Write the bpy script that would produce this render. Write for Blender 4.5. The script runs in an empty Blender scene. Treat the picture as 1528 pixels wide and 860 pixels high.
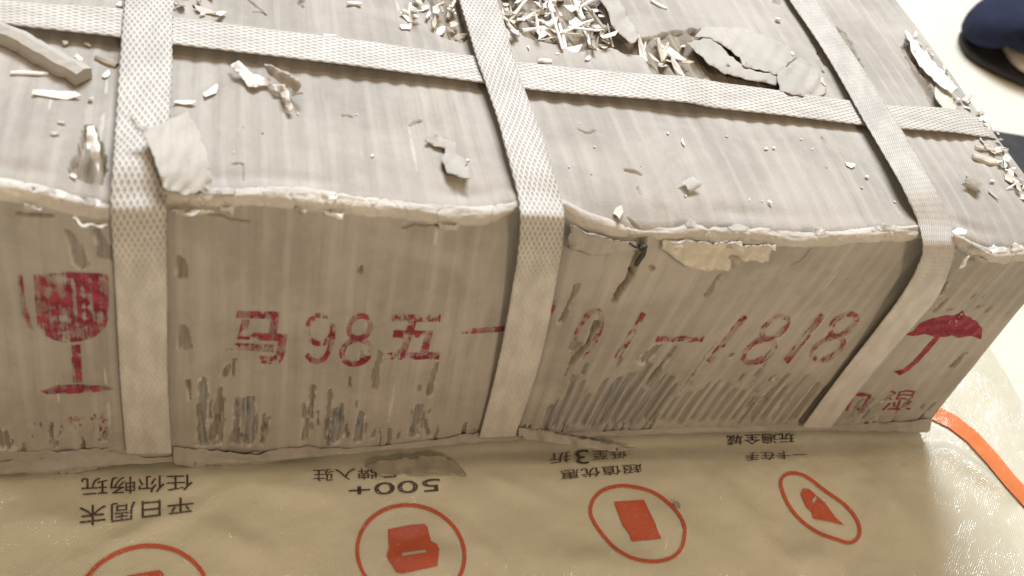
import bpy, bmesh, math, random
import numpy as np
from mathutils import Vector, Matrix
random.seed(7); rng = np.random.default_rng(11)
scene = bpy.context.scene
COL = scene.collection

# ------------------------------------------------------------------ camera, world, lamps, exposure
R = np.array([[0.9544800170491718, -0.19107639523990205, 0.22903647795916124],
              [0.022679100389266876, -0.7191569622796038, -0.6944774452855227],
              [0.2974114245609038, 0.6680591850928309, -0.682087508868002]])   # rows: right, down, forward
CAM = np.array([0.1659934, -0.23769249, 0.33743826]); FPX = 1516.67            # metres; focal length for a 1528 px wide picture
cd = bpy.data.cameras.new('camera'); cam = bpy.data.objects.new('camera', cd); COL.objects.link(cam)
cd.sensor_width = 36.0; cd.lens = 36.0 * FPX / 1528; cd.clip_start = 0.01; cd.clip_end = 100
cam.matrix_world = Matrix([[R[0][i], -R[1][i], -R[2][i], CAM[i]] for i in range(3)] + [[0, 0, 0, 1]])
cd.dof.use_dof = True; cd.dof.focus_distance = 0.41; cd.dof.aperture_fstop = 12.0
scene.camera = cam

w = bpy.data.worlds.new('World'); scene.world = w; w.use_nodes = True
w.node_tree.nodes['Background'].inputs[0].default_value = (1.0, 0.765, 0.54, 1)
w.node_tree.nodes['Background'].inputs[1].default_value = 0.43

def area(name, loc, target, sx, sy, power, col):
    l = bpy.data.lights.new(name, 'AREA'); l.shape = 'RECTANGLE'; l.size = sx; l.size_y = sy; l.energy = power; l.color = col
    o = bpy.data.objects.new(name, l); COL.objects.link(o); o.location = loc
    o.rotation_euler = (Vector(target) - Vector(loc)).to_track_quat('-Z', 'Y').to_euler(); return o
area('ceiling_lamp', (0.50, 1.25, 1.70), (0.4, 0.1, 0.1), 0.95, 0.60, 86.0, (0.85, 0.92, 1.0))
area('fill_lamp', (0.50, -1.30, 1.10), (0.35, 0.0, 0.05), 0.22, 0.22, 10.0, (1.0, 0.76, 0.53))  # unseen fill added to brighten the carton front
area('glint_lamp', (0.30, 0.22, 2.1), (0.30, 0.0, 0.0), 0.10, 0.10, 5.5, (1.0, 0.86, 0.66))  # added overhead to draw glints from the sack, fills it too
scene.view_settings.view_transform = 'Standard'; scene.view_settings.look = 'None'
scene.view_settings.exposure = -0.22; scene.view_settings.gamma = 1.0
try: scene.view_settings.use_curve_mapping = False
except Exception: pass
scene.cycles.max_bounces = 6

# ------------------------------------------------------------------ helpers
H = 0.13
def proj(P):
    q = (np.asarray(P, float) - CAM) @ R.T
    return np.stack([764 + FPX * q[..., 0] / q[..., 2], 430 + FPX * q[..., 1] / q[..., 2]], -1)
def ray(p):
    p = np.asarray(p, float)
    return np.stack([(p[..., 0] - 764) / FPX, (p[..., 1] - 430) / FPX, np.ones(p.shape[:-1])], -1) @ R
def at_z(p, z):
    d = ray(p); t = (np.asarray(z, float) - CAM[2]) / d[..., 2]; return CAM + t[..., None] * d
def at_y(p, y):
    d = ray(p); t = (np.asarray(y, float) - CAM[1]) / d[..., 1]; return CAM + t[..., None] * d

TAB = rng.random((256, 256))
def vnoise(x, y, seed=0):
    x = np.asarray(x, float) + seed * 17.31; y = np.asarray(y, float) + seed * 9.77
    xi = np.floor(x).astype(int); yi = np.floor(y).astype(int); fx = x - xi; fy = y - yi
    fx = fx * fx * (3 - 2 * fx); fy = fy * fy * (3 - 2 * fy)
    g = lambda a, b: TAB[a & 255, b & 255]
    a = g(xi, yi) * (1 - fx) + g(xi + 1, yi) * fx; b = g(xi, yi + 1) * (1 - fx) + g(xi + 1, yi + 1) * fx
    return (a * (1 - fy) + b * fy) * 2 - 1
def fbm(x, y, seed=0, o=4):
    s = 0; a = 1.0; t = 0
    for k in range(o):
        s = s + a * vnoise(x * 2 ** k, y * 2 ** k, seed + k * 3); t += a; a *= 0.5
    return s / t
def sstep(a, b, x):
    t = np.clip((x - a) / (b - a), 0, 1); return t * t * (3 - 2 * t)
def inpoly(x, y, poly):
    c = np.zeros(np.shape(x), bool); n = len(poly)
    for i in range(n):
        x1, y1 = poly[i]; x2, y2 = poly[(i + 1) % n]
        if y1 == y2: continue
        c ^= ((y1 > y) != (y2 > y)) & (x < (x2 - x1) * (y - y1) / (y2 - y1) + x1)
    return c
def segdist(x, y, a, b):
    dx, dy = b[0] - a[0], b[1] - a[1]; t = np.clip(((x - a[0]) * dx + (y - a[1]) * dy) / (dx * dx + dy * dy), 0, 1)
    return np.hypot(x - a[0] - t * dx, y - a[1] - t * dy), t

def link(name, me, mat=None, parent=None, loc=None):
    o = bpy.data.objects.new(name, me); COL.objects.link(o)
    if mat and me: me.materials.clear(); me.materials.append(mat)
    if parent:
        o.parent = parent; o.matrix_parent_inverse = Matrix.Translation(parent.location).inverted()
    if loc is not None: o.location = loc
    return o
def tag(o, label, cat, group=None):
    o['label'] = label; o['category'] = cat
    if group: o['group'] = group
    return o
def thing(name, loc, label, cat, group=None):
    o = bpy.data.objects.new(name, None); COL.objects.link(o); o.location = loc; o.empty_display_size = 0.01
    return tag(o, label, cat, group)
def grid_mesh(name, P, uv=None, attr=None, flip=False):
    n, m = P.shape[:2]; me = bpy.data.meshes.new(name)
    idx = np.arange(n * m).reshape(n, m)
    q = np.stack([idx[:-1, :-1], idx[1:, :-1], idx[1:, 1:], idx[:-1, 1:]], -1).reshape(-1, 4)
    if flip: q = q[:, ::-1]
    me.vertices.add(n * m); me.vertices.foreach_set('co', P.reshape(-1).astype(np.float32))
    me.loops.add(q.size); me.loops.foreach_set('vertex_index', q.reshape(-1).astype(np.int32))
    me.polygons.add(len(q)); me.polygons.foreach_set('loop_start', np.arange(0, q.size, 4, dtype=np.int32))
    me.polygons.foreach_set('use_smooth', np.ones(len(q), bool))
    if uv is not None:
        l = me.uv_layers.new(name='UVMap'); l.data.foreach_set('uv', uv.reshape(-1, 2)[q.reshape(-1)].reshape(-1).astype(np.float32))
    for k, v in (attr or {}).items():
        a = me.attributes.new(k, 'FLOAT', 'POINT'); a.data.foreach_set('value', np.asarray(v, np.float32).reshape(-1))
    me.update(calc_edges=True); me.validate(); return me

# ------------------------------------------------------------------ materials
class NT:
    def __init__(s, name):
        s.m = bpy.data.materials.new(name); s.m.use_nodes = True; s.t = s.m.node_tree
        s.b = s.t.nodes['Principled BSDF']; s.out = s.t.nodes['Material Output']
    def n(s, typ, **k):
        x = s.t.nodes.new(typ)
        for a, v in k.items(): setattr(x, a, v)
        return x
    def set(s, sock, v):
        if hasattr(v, 'is_linked') or isinstance(v, bpy.types.NodeSocket): s.t.links.new(v, sock)
        elif v is not None: sock.default_value = v
    def math(s, op, a, b=None, c=None, clamp=False):
        x = s.n('ShaderNodeMath', operation=op); x.use_clamp = clamp
        for i, v in enumerate((a, b, c)):
            if v is not None: s.set(x.inputs[i], v)
        return x.outputs[0]
    def ramp(s, f, a, b):
        x = s.n('ShaderNodeMapRange'); x.interpolation_type = 'SMOOTHSTEP'
        s.set(x.inputs[0], f); x.inputs[1].default_value = a; x.inputs[2].default_value = b; return x.outputs[0]
    def mix(s, f, a, b, mode='MIX'):
        x = s.n('ShaderNodeMix', data_type='RGBA', blend_type=mode); s.set(x.inputs[0], f)
        for i, v in ((6, a), (7, b)): s.set(x.inputs[i], (*v, 1) if isinstance(v, tuple) and len(v) == 3 else v)
        return x.outputs[2]
    def noise(s, vec, scale, detail=4, rough=0.55, dist=0.0):
        x = s.n('ShaderNodeTexNoise'); s.set(x.inputs['Vector'], vec); x.inputs['Scale'].default_value = scale
        x.inputs['Detail'].default_value = detail; x.inputs['Roughness'].default_value = rough; x.inputs['Distortion'].default_value = dist
        return x.outputs[0]
    def scale(s, vec, v):
        x = s.n('ShaderNodeMapping'); s.set(x.inputs[0], vec); x.inputs['Scale'].default_value = v; return x.outputs[0]
    def bump(s, h, strength, dist, prev=None):
        x = s.n('ShaderNodeBump'); s.set(x.inputs['Height'], h); x.inputs['Strength'].default_value = strength
        x.inputs['Distance'].default_value = dist
        if prev: s.t.links.new(prev, x.inputs['Normal'])
        return x.outputs[0]
    def fin(s, col, rough, normal=None, spec=0.3):
        s.set(s.b.inputs['Base Color'], (*col, 1) if isinstance(col, tuple) and len(col) == 3 else col)
        s.set(s.b.inputs['Roughness'], rough); s.b.inputs['Specular IOR Level'].default_value = spec
        if normal: s.t.links.new(normal, s.b.inputs['Normal'])
        return s.m

def cardboard(name, base=(0.385, 0.357, 0.318), use_uv=True, torncol=(0.21, 0.178, 0.135)):
    N = NT(name); tc = N.n('ShaderNodeTexCoord'); v = tc.outputs['UV'] if use_uv else tc.outputs['Object']
    big = N.noise(v, 22, 5, 0.6, 0.6); mid = N.noise(v, 140, 4, 0.6)
    st = N.noise(N.scale(v, (1, 0.06, 1)), 520, 4, 0.6)              # streaks that run with the flutes
    st2 = N.noise(N.scale(v, (1, 0.05, 1)), 110, 3, 0.5, 0.3)
    c = N.mix(N.ramp(big, 0.35, 0.7), tuple(x * 0.86 for x in base), tuple(min(1, x * 1.12) for x in base))
    c = N.mix(N.math('MULTIPLY', N.ramp(mid, 0.45, 0.75), 0.35), c, (0.45, 0.42, 0.375))
    c = N.mix(N.math('MULTIPLY', N.ramp(st, 0.5, 0.78), 0.26), c, (0.26, 0.225, 0.18))
    c = N.mix(N.math('MULTIPLY', N.ramp(st2, 0.5, 0.7), 0.26), c, (0.49, 0.46, 0.415))
    crease = N.math('MULTIPLY', N.ramp(N.noise(N.scale(v, (1, 0.045, 1)), 260, 2, 0.4), 0.69, 0.73), N.ramp(N.noise(v, 60, 2), 0.5, 0.6))
    c = N.mix(N.math('MULTIPLY', crease, 0.5), c, (0.68, 0.65, 0.60))
    if use_uv:
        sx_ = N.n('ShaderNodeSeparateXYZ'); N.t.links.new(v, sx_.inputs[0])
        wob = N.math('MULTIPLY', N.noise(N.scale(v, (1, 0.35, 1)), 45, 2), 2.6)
        rib = N.math('SINE', N.math('ADD', N.math('MULTIPLY', sx_.outputs[0], 2 * math.pi / 0.0070), wob))  # rib bands in the colour stand in for relief shading the lamps don't give
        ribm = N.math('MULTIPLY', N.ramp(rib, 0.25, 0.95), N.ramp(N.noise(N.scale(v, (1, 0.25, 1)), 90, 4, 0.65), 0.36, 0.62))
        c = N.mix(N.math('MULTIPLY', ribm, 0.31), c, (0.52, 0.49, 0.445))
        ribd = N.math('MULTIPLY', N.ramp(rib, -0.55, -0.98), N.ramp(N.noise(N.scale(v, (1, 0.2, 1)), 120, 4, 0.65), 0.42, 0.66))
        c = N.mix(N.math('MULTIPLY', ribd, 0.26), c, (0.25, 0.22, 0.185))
    spots = N.ramp(N.noise(v, 420, 3, 0.7), 0.70, 0.76)
    c = N.mix(N.math('MULTIPLY', spots, 0.55), c, (0.20, 0.165, 0.125))
    grime = N.ramp(N.noise(v, 38, 6, 0.7, 1.0), 0.58, 0.78)
    c = N.mix(N.math('MULTIPLY', grime, 0.30), c, (0.26, 0.21, 0.16))
    if use_uv:
        a = N.n('ShaderNodeAttribute', attribute_name='torn').outputs['Fac']
        tcx = N.mix(N.ramp(st, 0.4, 0.65), torncol, tuple(x * 1.7 for x in torncol))
        c = N.mix(a, c, tcx)
        fr = N.n('ShaderNodeAttribute', attribute_name='fray').outputs['Fac']
        c = N.mix(N.math('MULTIPLY', fr, N.ramp(mid, 0.3, 0.6)), c, (0.55, 0.52, 0.47))
        g = N.n('ShaderNodeAttribute', attribute_name='grey').outputs['Fac']
        c = N.mix(N.math('MULTIPLY', g, 0.9), c, N.mix(N.ramp(N.noise(N.scale(v, (1, 0.05, 1)), 900, 3, 0.6), 0.38, 0.62), (0.168, 0.165, 0.165), (0.315, 0.31, 0.305)))
    h = N.math('ADD', N.math('MULTIPLY', st, 0.6), N.math('MULTIPLY', N.noise(v, 900, 4, 0.7), 1.0))
    nb = N.bump(h, 0.5, 0.0006)
    nb = N.bump(N.noise(v, 75, 5, 0.6), 0.14, 0.002, nb)
    return N.fin(c, 0.82, nb, 0.25)
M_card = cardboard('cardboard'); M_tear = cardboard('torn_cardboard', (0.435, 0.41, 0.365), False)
M_lip = cardboard('foot_cardboard', (0.355, 0.33, 0.29), False)
M_fold = cardboard('folded_cardboard_edge', (0.56, 0.53, 0.475), False)

def scrapmat(name, base, var=0.2, rough=0.7):
    N = NT(name); tc = N.n('ShaderNodeTexCoord'); oi = N.n('ShaderNodeObjectInfo')
    f = N.noise(tc.outputs['Object'], 260, 3)
    c = N.mix(N.ramp(f, 0.35, 0.7), tuple(x * (1 - var) for x in base), base)
    c = N.mix(N.math('MULTIPLY', oi.outputs['Random'], 0.4), c, tuple(x * 0.72 for x in base))
    return N.fin(c, rough, N.bump(N.noise(tc.outputs['Object'], 700, 3), 0.4, 0.0006), 0.3)
M_white = scrapmat('white_shred', (0.86, 0.84, 0.79), 0.12)
M_cream = scrapmat('cream_paper_scrap', (0.66, 0.61, 0.52), 0.2)
M_tan = scrapmat('tan_cardboard_scrap', (0.46, 0.40, 0.32), 0.3)
M_film = scrapmat('grey_film', (0.38, 0.35, 0.28), 0.2, 0.35)

def strapmat(name, contrast, ribs=False):
    N = NT(name); tc = N.n('ShaderNodeTexCoord'); s = N.n('ShaderNodeSeparateXYZ'); N.t.links.new(tc.outputs['UV'], s.inputs[0])
    wob = N.noise(tc.outputs['UV'], 300, 2)
    if ribs: P, Q = 0.0052, 0.00105
    else: P, Q = 0.0044, 0.00195
    p = N.math('ADD', N.math('DIVIDE', s.outputs[0], P), N.math('MULTIPLY', wob, 0.12)); q = N.math('DIVIDE', s.outputs[1], Q)
    def line(x): return N.math('ABSOLUTE', N.math('COSINE', N.math('MULTIPLY', x, math.pi)))
    a = line(N.math('ADD', p, q)); b = line(N.math('SUBTRACT', p, q))
    h = N.ramp(N.math('MAXIMUM', a, b), 0.55, 0.93)
    dirt = N.noise(N.scale(tc.outputs['UV'], (1, 2.5, 1)), 60, 5, 0.65)
    emb = N.n('ShaderNodeAttribute', attribute_name='emboss_shade').outputs['Fac']; h = N.math('MULTIPLY', N.math('SUBTRACT', h, 1.0), emb); h = N.math('ADD', h, 1.0)
    base = (0.575, 0.55, 0.505); c = N.mix(N.ramp(dirt, 0.34, 0.66), tuple(x * 0.84 for x in base), tuple(x * 1.05 for x in base))
    sp = N.ramp(N.noise(tc.outputs['UV'], 350, 4, 0.7), 0.64, 0.74); c = N.mix(N.math('MULTIPLY', sp, 0.5), c, (0.27, 0.22, 0.17))
    c = N.mix(N.math('MULTIPLY', N.math('SUBTRACT', 1.0, h), contrast), c, (0.20, 0.165, 0.125))  # shade of the embossed pits painted into the colour
    fine = N.noise(tc.outputs['UV'], 1400, 2)
    nb = N.bump(N.math('ADD', h, N.math('MULTIPLY', fine, 0.25)), 0.7, 0.0005)
    nb = N.bump(N.noise(N.scale(tc.outputs['UV'], (1, 0.4, 1)), 70, 3), 0.3, 0.0015, nb)
    return N.fin(c, 0.5, nb, 0.35)
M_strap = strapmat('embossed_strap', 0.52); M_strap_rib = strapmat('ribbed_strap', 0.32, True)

def bagmat(name, base, ink=False):
    N = NT(name); tc = N.n('ShaderNodeTexCoord'); v = tc.outputs['Object']
    s = N.n('ShaderNodeSeparateXYZ'); N.t.links.new(v, s.inputs[0])
    k = 2 * math.pi / 0.0013
    wx = N.math('SINE', N.math('MULTIPLY', s.outputs[0], k)); wy = N.math('SINE', N.math('MULTIPLY', s.outputs[1], k))
    weave = N.math('MULTIPLY', wx, wy)
    stn = N.noise(v, 16, 5, 0.6, 0.8)
    c = N.mix(N.ramp(stn, 0.35, 0.72), tuple(x * (0.88 if not ink else 0.85) for x in base), base)
    c = N.mix(N.math('MULTIPLY', N.ramp(weave, -0.2, 0.9), 0.10), c, tuple(x * 0.6 for x in base))
    if not ink:
        c = N.mix(N.math('MULTIPLY', N.ramp(N.noise(v, 9, 4, 0.6), 0.5, 0.68), 0.22), c, (0.50, 0.52, 0.36))
        c = N.mix(N.math('MULTIPLY', N.ramp(N.noise(v, 260, 3, 0.7), 0.66, 0.75), 0.25), c, (0.30, 0.22, 0.12))
    else:
        c = N.mix(N.math('MULTIPLY', N.ramp(N.noise(v, 650, 3, 0.7), 0.6, 0.72), 0.45), c, (0.58, 0.50, 0.38))
    nb = N.bump(weave, 0.35, 0.00025)
    nb = N.bump(N.noise(v, 55, 4, 0.55), 0.35, 0.004, nb)
    N.b.inputs['Coat Weight'].default_value = 0.8; N.b.inputs['Coat Roughness'].default_value = 0.07; N.b.inputs['Coat IOR'].default_value = 1.75
    gl = N.ramp(N.noise(v, 32, 3, 0.6), 0.47, 0.62)
    cn = N.bump(N.math('MULTIPLY', N.noise(v, 750, 1, 0.5), N.math('ADD', 0.12, gl)), 1.0, 0.0007, nb)
    N.t.links.new(cn, N.b.inputs['Coat Normal'])
    return N.fin(c, 0.5, nb, 0.4)
M_bag = bagmat('woven_plastic', (0.67, 0.645, 0.515)); M_orange = bagmat('orange_print', (0.58, 0.085, 0.02), True)
M_stripe = bagmat('orange_border', (0.75, 0.20, 0.05), True); M_dark = bagmat('dark_brown_print', (0.055, 0.03, 0.022), True)

def inkmat(name, col, lo, hi, seed, amin=0.0, vs=0.25):
    N = NT(name); tc = N.n('ShaderNodeTexCoord'); v = tc.outputs['UV']
    off = N.n('ShaderNodeMapping'); N.t.links.new(v, off.inputs[0]); off.inputs['Location'].default_value = (seed, seed * 2, 0)
    v = off.outputs[0]
    st = N.noise(N.scale(v, (1, vs, 1)), 430, 4, 0.65); bl = N.noise(v, 210, 3, 0.6)
    x = N.math('ADD', N.math('MULTIPLY', st, 0.55), N.math('MULTIPLY', bl, 0.45))
    a = N.math('MAXIMUM', N.ramp(x, lo, hi), N.math('MULTIPLY', N.ramp(N.noise(v, 70, 3), 0.40, 0.62), amin))
    a = N.math('MULTIPLY', a, N.math('ADD', 0.55, N.math('MULTIPLY', N.ramp(N.noise(v, 900, 2), 0.3, 0.6), 0.45)))
    c = N.mix(N.ramp(N.noise(v, 160, 3), 0.4, 0.65), col, tuple(min(1, q * 1.5 + 0.03) for q in col))
    N.fin(c, 0.75, N.bump(N.noise(v, 800, 3), 0.4, 0.0005), 0.25)
    tr = N.n('ShaderNodeBsdfTransparent'); mx = N.n('ShaderNodeMixShader')
    N.t.links.new(a, mx.inputs[0]); N.t.links.new(tr.outputs[0], mx.inputs[1]); N.t.links.new(N.b.outputs[0], mx.inputs[2])
    N.t.links.new(mx.outputs[0], N.out.inputs[0]); return N.m
CR = (0.23, 0.016, 0.038)
M_ink = inkmat('crimson_ink', CR, 0.465, 0.55, 0.1, 0.42); M_ink_glass = inkmat('streaked_crimson_ink', CR, 0.45, 0.54, 3.1, 0.45, 0.05); M_ink_faint = inkmat('faded_crimson_ink', CR, 0.47, 0.59, 0.7, 0.2)
M_ink_mid = inkmat('worn_crimson_ink', CR, 0.475, 0.60, 4.4, 0.45); M_ink_full = inkmat('strong_crimson_ink', CR, 0.33, 0.44, 1.3); M_ink_ghost = inkmat('ghost_crimson_ink', CR, 0.50, 0.62, 2.1)

def plain(name, col, rough, sc=40, var=0.12, bump=0.3, bd=0.001, spec=0.4):
    N = NT(name); tc = N.n('ShaderNodeTexCoord'); v = tc.outputs['Object']
    c = N.mix(N.ramp(N.noise(v, sc, 5, 0.6), 0.35, 0.7), tuple(x * (1 - var) for x in col), col)
    return N.fin(c, rough, N.bump(N.noise(v, sc * 12, 3), bump, bd), spec)
M_floor = plain('white_floor', (0.70, 0.655, 0.55), 0.4, 6, 0.05, 0.05)
M_mat = plain('dark_mat', (0.045, 0.045, 0.048), 0.85, 60, 0.35, 0.6)
M_blue = plain('navy_shoe_fabric', (0.006, 0.012, 0.045), 0.9, 90, 0.4, 0.7)
M_sole = plain('beige_shoe_sole', (0.62, 0.52, 0.43), 0.6, 40)
M_black = plain('black_rubber', (0.02, 0.02, 0.022), 0.6, 40)
M_lace = plain('shoe_lace', (0.05, 0.09, 0.22), 0.8, 80)

# ------------------------------------------------------------------ floor
def quad(name, pts, mat, **k):
    me = bpy.data.meshes.new(name); me.from_pydata(pts, [], [tuple(range(len(pts)))]); me.update()
    return link(name, me, mat)
fl = quad('floor', [(-4, -4, -0.006), (5, -4, -0.006), (5, 5, -0.006), (-4, 5, -0.006)], M_floor); fl['kind'] = 'structure'

# ------------------------------------------------------------------ box: the warped surfaces
PAIRS = [((165, 318), (190, 690)), ((250, 290), (255, 688)), ((400, 290), (395, 683)), ((620, 300), (560, 672)), ((770, 303), (712, 658)),
         ((845, 312), (768, 652)), ((907, 333), (795, 650)), ((1017, 338), (852, 648)), ((1203, 342), (975, 645)), ((1324, 346), (1076, 643)),
         ((1445, 352), (1195, 641)), ((1610, 365), (1378, 643))]
EDGE = [(-60, 272), (0, 280), (60, 290), (110, 303), (165, 314), (205, 298), (250, 288), (290, 292), (340, 291), (390, 287), (440, 292), (510, 300), (560, 305), (620, 313),
        (680, 319), (730, 319), (765, 306), (805, 303), (845, 310), (870, 325), (905, 336), (945, 345), (1000, 345), (1030, 341), (1100, 346), (1160, 351), (1200, 353),
        (1260, 351), (1320, 346), (1370, 343), (1400, 344), (1425, 348), (1450, 362), (1480, 378), (1510, 378), (1560, 370), (1610, 366)]
BOT = [(-60, 709), (0, 703), (90, 699), (185, 690), (250, 686), (330, 688), (400, 684), (500, 676), (600, 668), (712, 657), (775, 653), (860, 652), (975, 646), (1080, 644), (1195, 640), (1290, 642), (1378, 643)]
e = at_z(EDGE, H); ey = 0.5 * e[:, 1] + 0.001; e = at_y(EDGE, ey)
b = at_z(BOT, 0.0)
ke = at_z([p[0] for p in PAIRS], H); kb = at_z([p[1] for p in PAIRS], 0.0)
X0, X1 = 0.045, 0.498
ks = (ke[:, 0] + kb[:, 0]) / 2
ks = np.concatenate([[X0 - 0.02], ks]); kex = np.concatenate([[X0 - 0.02], ke[:, 0]]); kbx = np.concatenate([[X0 - 0.02], kb[:, 0]])
ST = np.linspace(X0 - 0.02, X1 + 0.02, 1200)
def smooth(v, sg):
    k = np.exp(-0.5 * (np.arange(-40, 41) / sg) ** 2); k /= k.sum(); return np.convolve(np.pad(v, 40, mode='edge'), k, 'valid')
def lin(xx, a, c):
    y = np.interp(xx, a, c); r = (c[-1] - c[-2]) / (a[-1] - a[-2]); return np.where(xx > a[-1], c[-1] + (xx - a[-1]) * r, y)
T_EX = smooth(lin(ST, ks, kex), 12); T_BX = smooth(lin(ST, ks, kbx), 12)
T_EY = smooth(np.interp(T_EX, e[:, 0], e[:, 1]), 3); T_EZ = smooth(np.interp(T_EX, e[:, 0], e[:, 2]), 3)
T_BY = smooth(np.interp(T_BX, b[:, 0], b[:, 1]), 4)
def S(tab, s): return np.interp(s, ST, tab)
S0, S1 = X0, float(np.clip(ks[-1], 0.47, X1))
RC = 0.004; KQ = RC * (1 - math.cos(math.pi / 4)); FL = 0.0070

def front_base(s, v):
    ez = S(T_EZ, s) - KQ; z = v * ez
    x = S(T_BX, s) * (1 - v) + S(T_EX, s) * v; y = S(T_BY, s) * (1 - v) + S(T_EY, s) * v
    zz = np.clip(z - (S(T_EZ, s) - RC), 0, RC); y = y + RC - np.sqrt(RC * RC - zz * zz)
    return np.stack([x, y, z], -1)
def front_inv(p):
    p = np.asarray(p, float); g = at_y(p, 0.0); s = g[..., 0].copy(); v = g[..., 2] / H
    for _ in range(14):
        q = proj(front_base(s, v)); e1 = (proj(front_base(s + 1e-4, v)) - q) / 1e-4; e2 = (proj(front_base(s, v + 1e-3)) - q) / 1e-3
        d = p - q; det = e1[..., 0] * e2[..., 1] - e1[..., 1] * e2[..., 0]
        s = s + 0.8 * (d[..., 0] * e2[..., 1] - d[..., 1] * e2[..., 0]) / det; v = v + 0.8 * (e1[..., 0] * d[..., 1] - e1[..., 1] * d[..., 0]) / det
        v = np.clip(v, -0.3, 0.995); s = np.clip(s, S0 - 0.015, S1 + 0.015)
    return s, v
# grooves torn through the face paper: x1,y1,x2,y2,width px, greyness
GRV = [(268, 385, 272, 408, 13, .2), (272, 488, 276, 515, 15, .4), (103, 350, 120, 393, 14, .5), (148, 350, 160, 384, 14, .5), (280, 565, 285, 592, 6, 0),
       (305, 560, 300, 660, 12, .8), (326, 580, 318, 655, 8, .3), (332, 595, 325, 659, 9, .1), (356, 592, 352, 660, 10, .4), (372, 592, 371, 660, 16, 1), (400, 620, 391, 659, 7, 0),
       (341, 545, 334, 558, 7, 0), (468, 572, 462, 620, 9, 0), (462, 608, 454, 655, 7, 0), (493, 578, 488, 655, 8, .3), (502, 612, 500, 655, 19, .9), (541, 618, 532, 656, 14, .9),
       (567, 525, 560, 578, 8, 0), (650, 542, 641, 590, 8, 0), (625, 606, 615, 651, 12, .9), (634, 628, 640, 648, 7, .3), (560, 640, 556, 652, 9, .6), (690, 646, 706, 646, 6, 0), (0, 645, 8, 665, 22, .2),
       (541, 398, 538, 408, 5, 0), (862, 425, 835, 480, 7, 0), (980, 512, 960, 535, 17, .4), (1005, 515, 968, 580, 10, .2), (1073, 412, 1053, 436, 9, .1), (970, 400, 975, 402, 7, 0), (851, 518, 858, 512, 14, .3),
       (1415, 425, 1402, 440, 10, .3), (1419, 402, 1412, 414, 7, 0), (1425, 462, 1416, 465, 6, 0), (1466, 458, 1454, 464, 5, 0), (1505, 467, 1500, 470, 4, 0), (1440, 530, 1420, 550, 7, 0), (1510, 520, 1470, 560, 5, .2),
       (1300, 610, 1330, 590, 5, 0), (120, 318, 165, 312, 5, 0)]
CRK = [([(948, 322), (957, 345), (955, 378), (938, 412), (918, 447)], 8.5), ([(890, 478), (874, 512), (850, 542)], 6.5), ([(850, 542), (842, 560)], 2),
       ([(1212, 372), (1200, 385), (1180, 396)], 2.2), ([(600, 340), (640, 338), (720, 335)], 3), ([(30, 322), (75, 325)], 5), ([(300, 318), (370, 330)], 2.5), ([(880, 372), (910, 370)], 3.5)]
_r = random.Random(21)
for (xa, xb, ya, yb, n_) in ((288, 395, 600, 658, 16), (452, 548, 600, 655, 12), (608, 648, 612, 648, 6), (560, 700, 640, 656, 6), (270, 760, 520, 650, 10), (1120, 1190, 560, 630, 10), (1280, 1400, 600, 636, 16), (840, 1180, 520, 570, 16), (10, 160, 640, 672, 10), (1380, 1520, 440, 480, 8), (780, 1000, 630, 648, 14)):
    for _ in range(n_):
        x_ = _r.uniform(xa, xb); y_ = _r.uniform(ya, yb); l_ = _r.uniform(4, 26); sl = np.interp(x_, [0, 300, 700, 900, 1010, 1200, 1400], [.03, 0, -.18, -.45, -.72, -.82, -.9])
        GRV.append((x_, y_ - l_ / 2, x_ + sl * l_, y_ + l_ / 2, _r.uniform(2.5, 6), _r.choice([0, .2, .7, .9])))
GRVS = [(front_inv(np.array([g[:2], g[2:4]])), g) for g in GRV]; CRKS = [(front_inv(np.array(c[0])), c[1]) for c in CRK]
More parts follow.
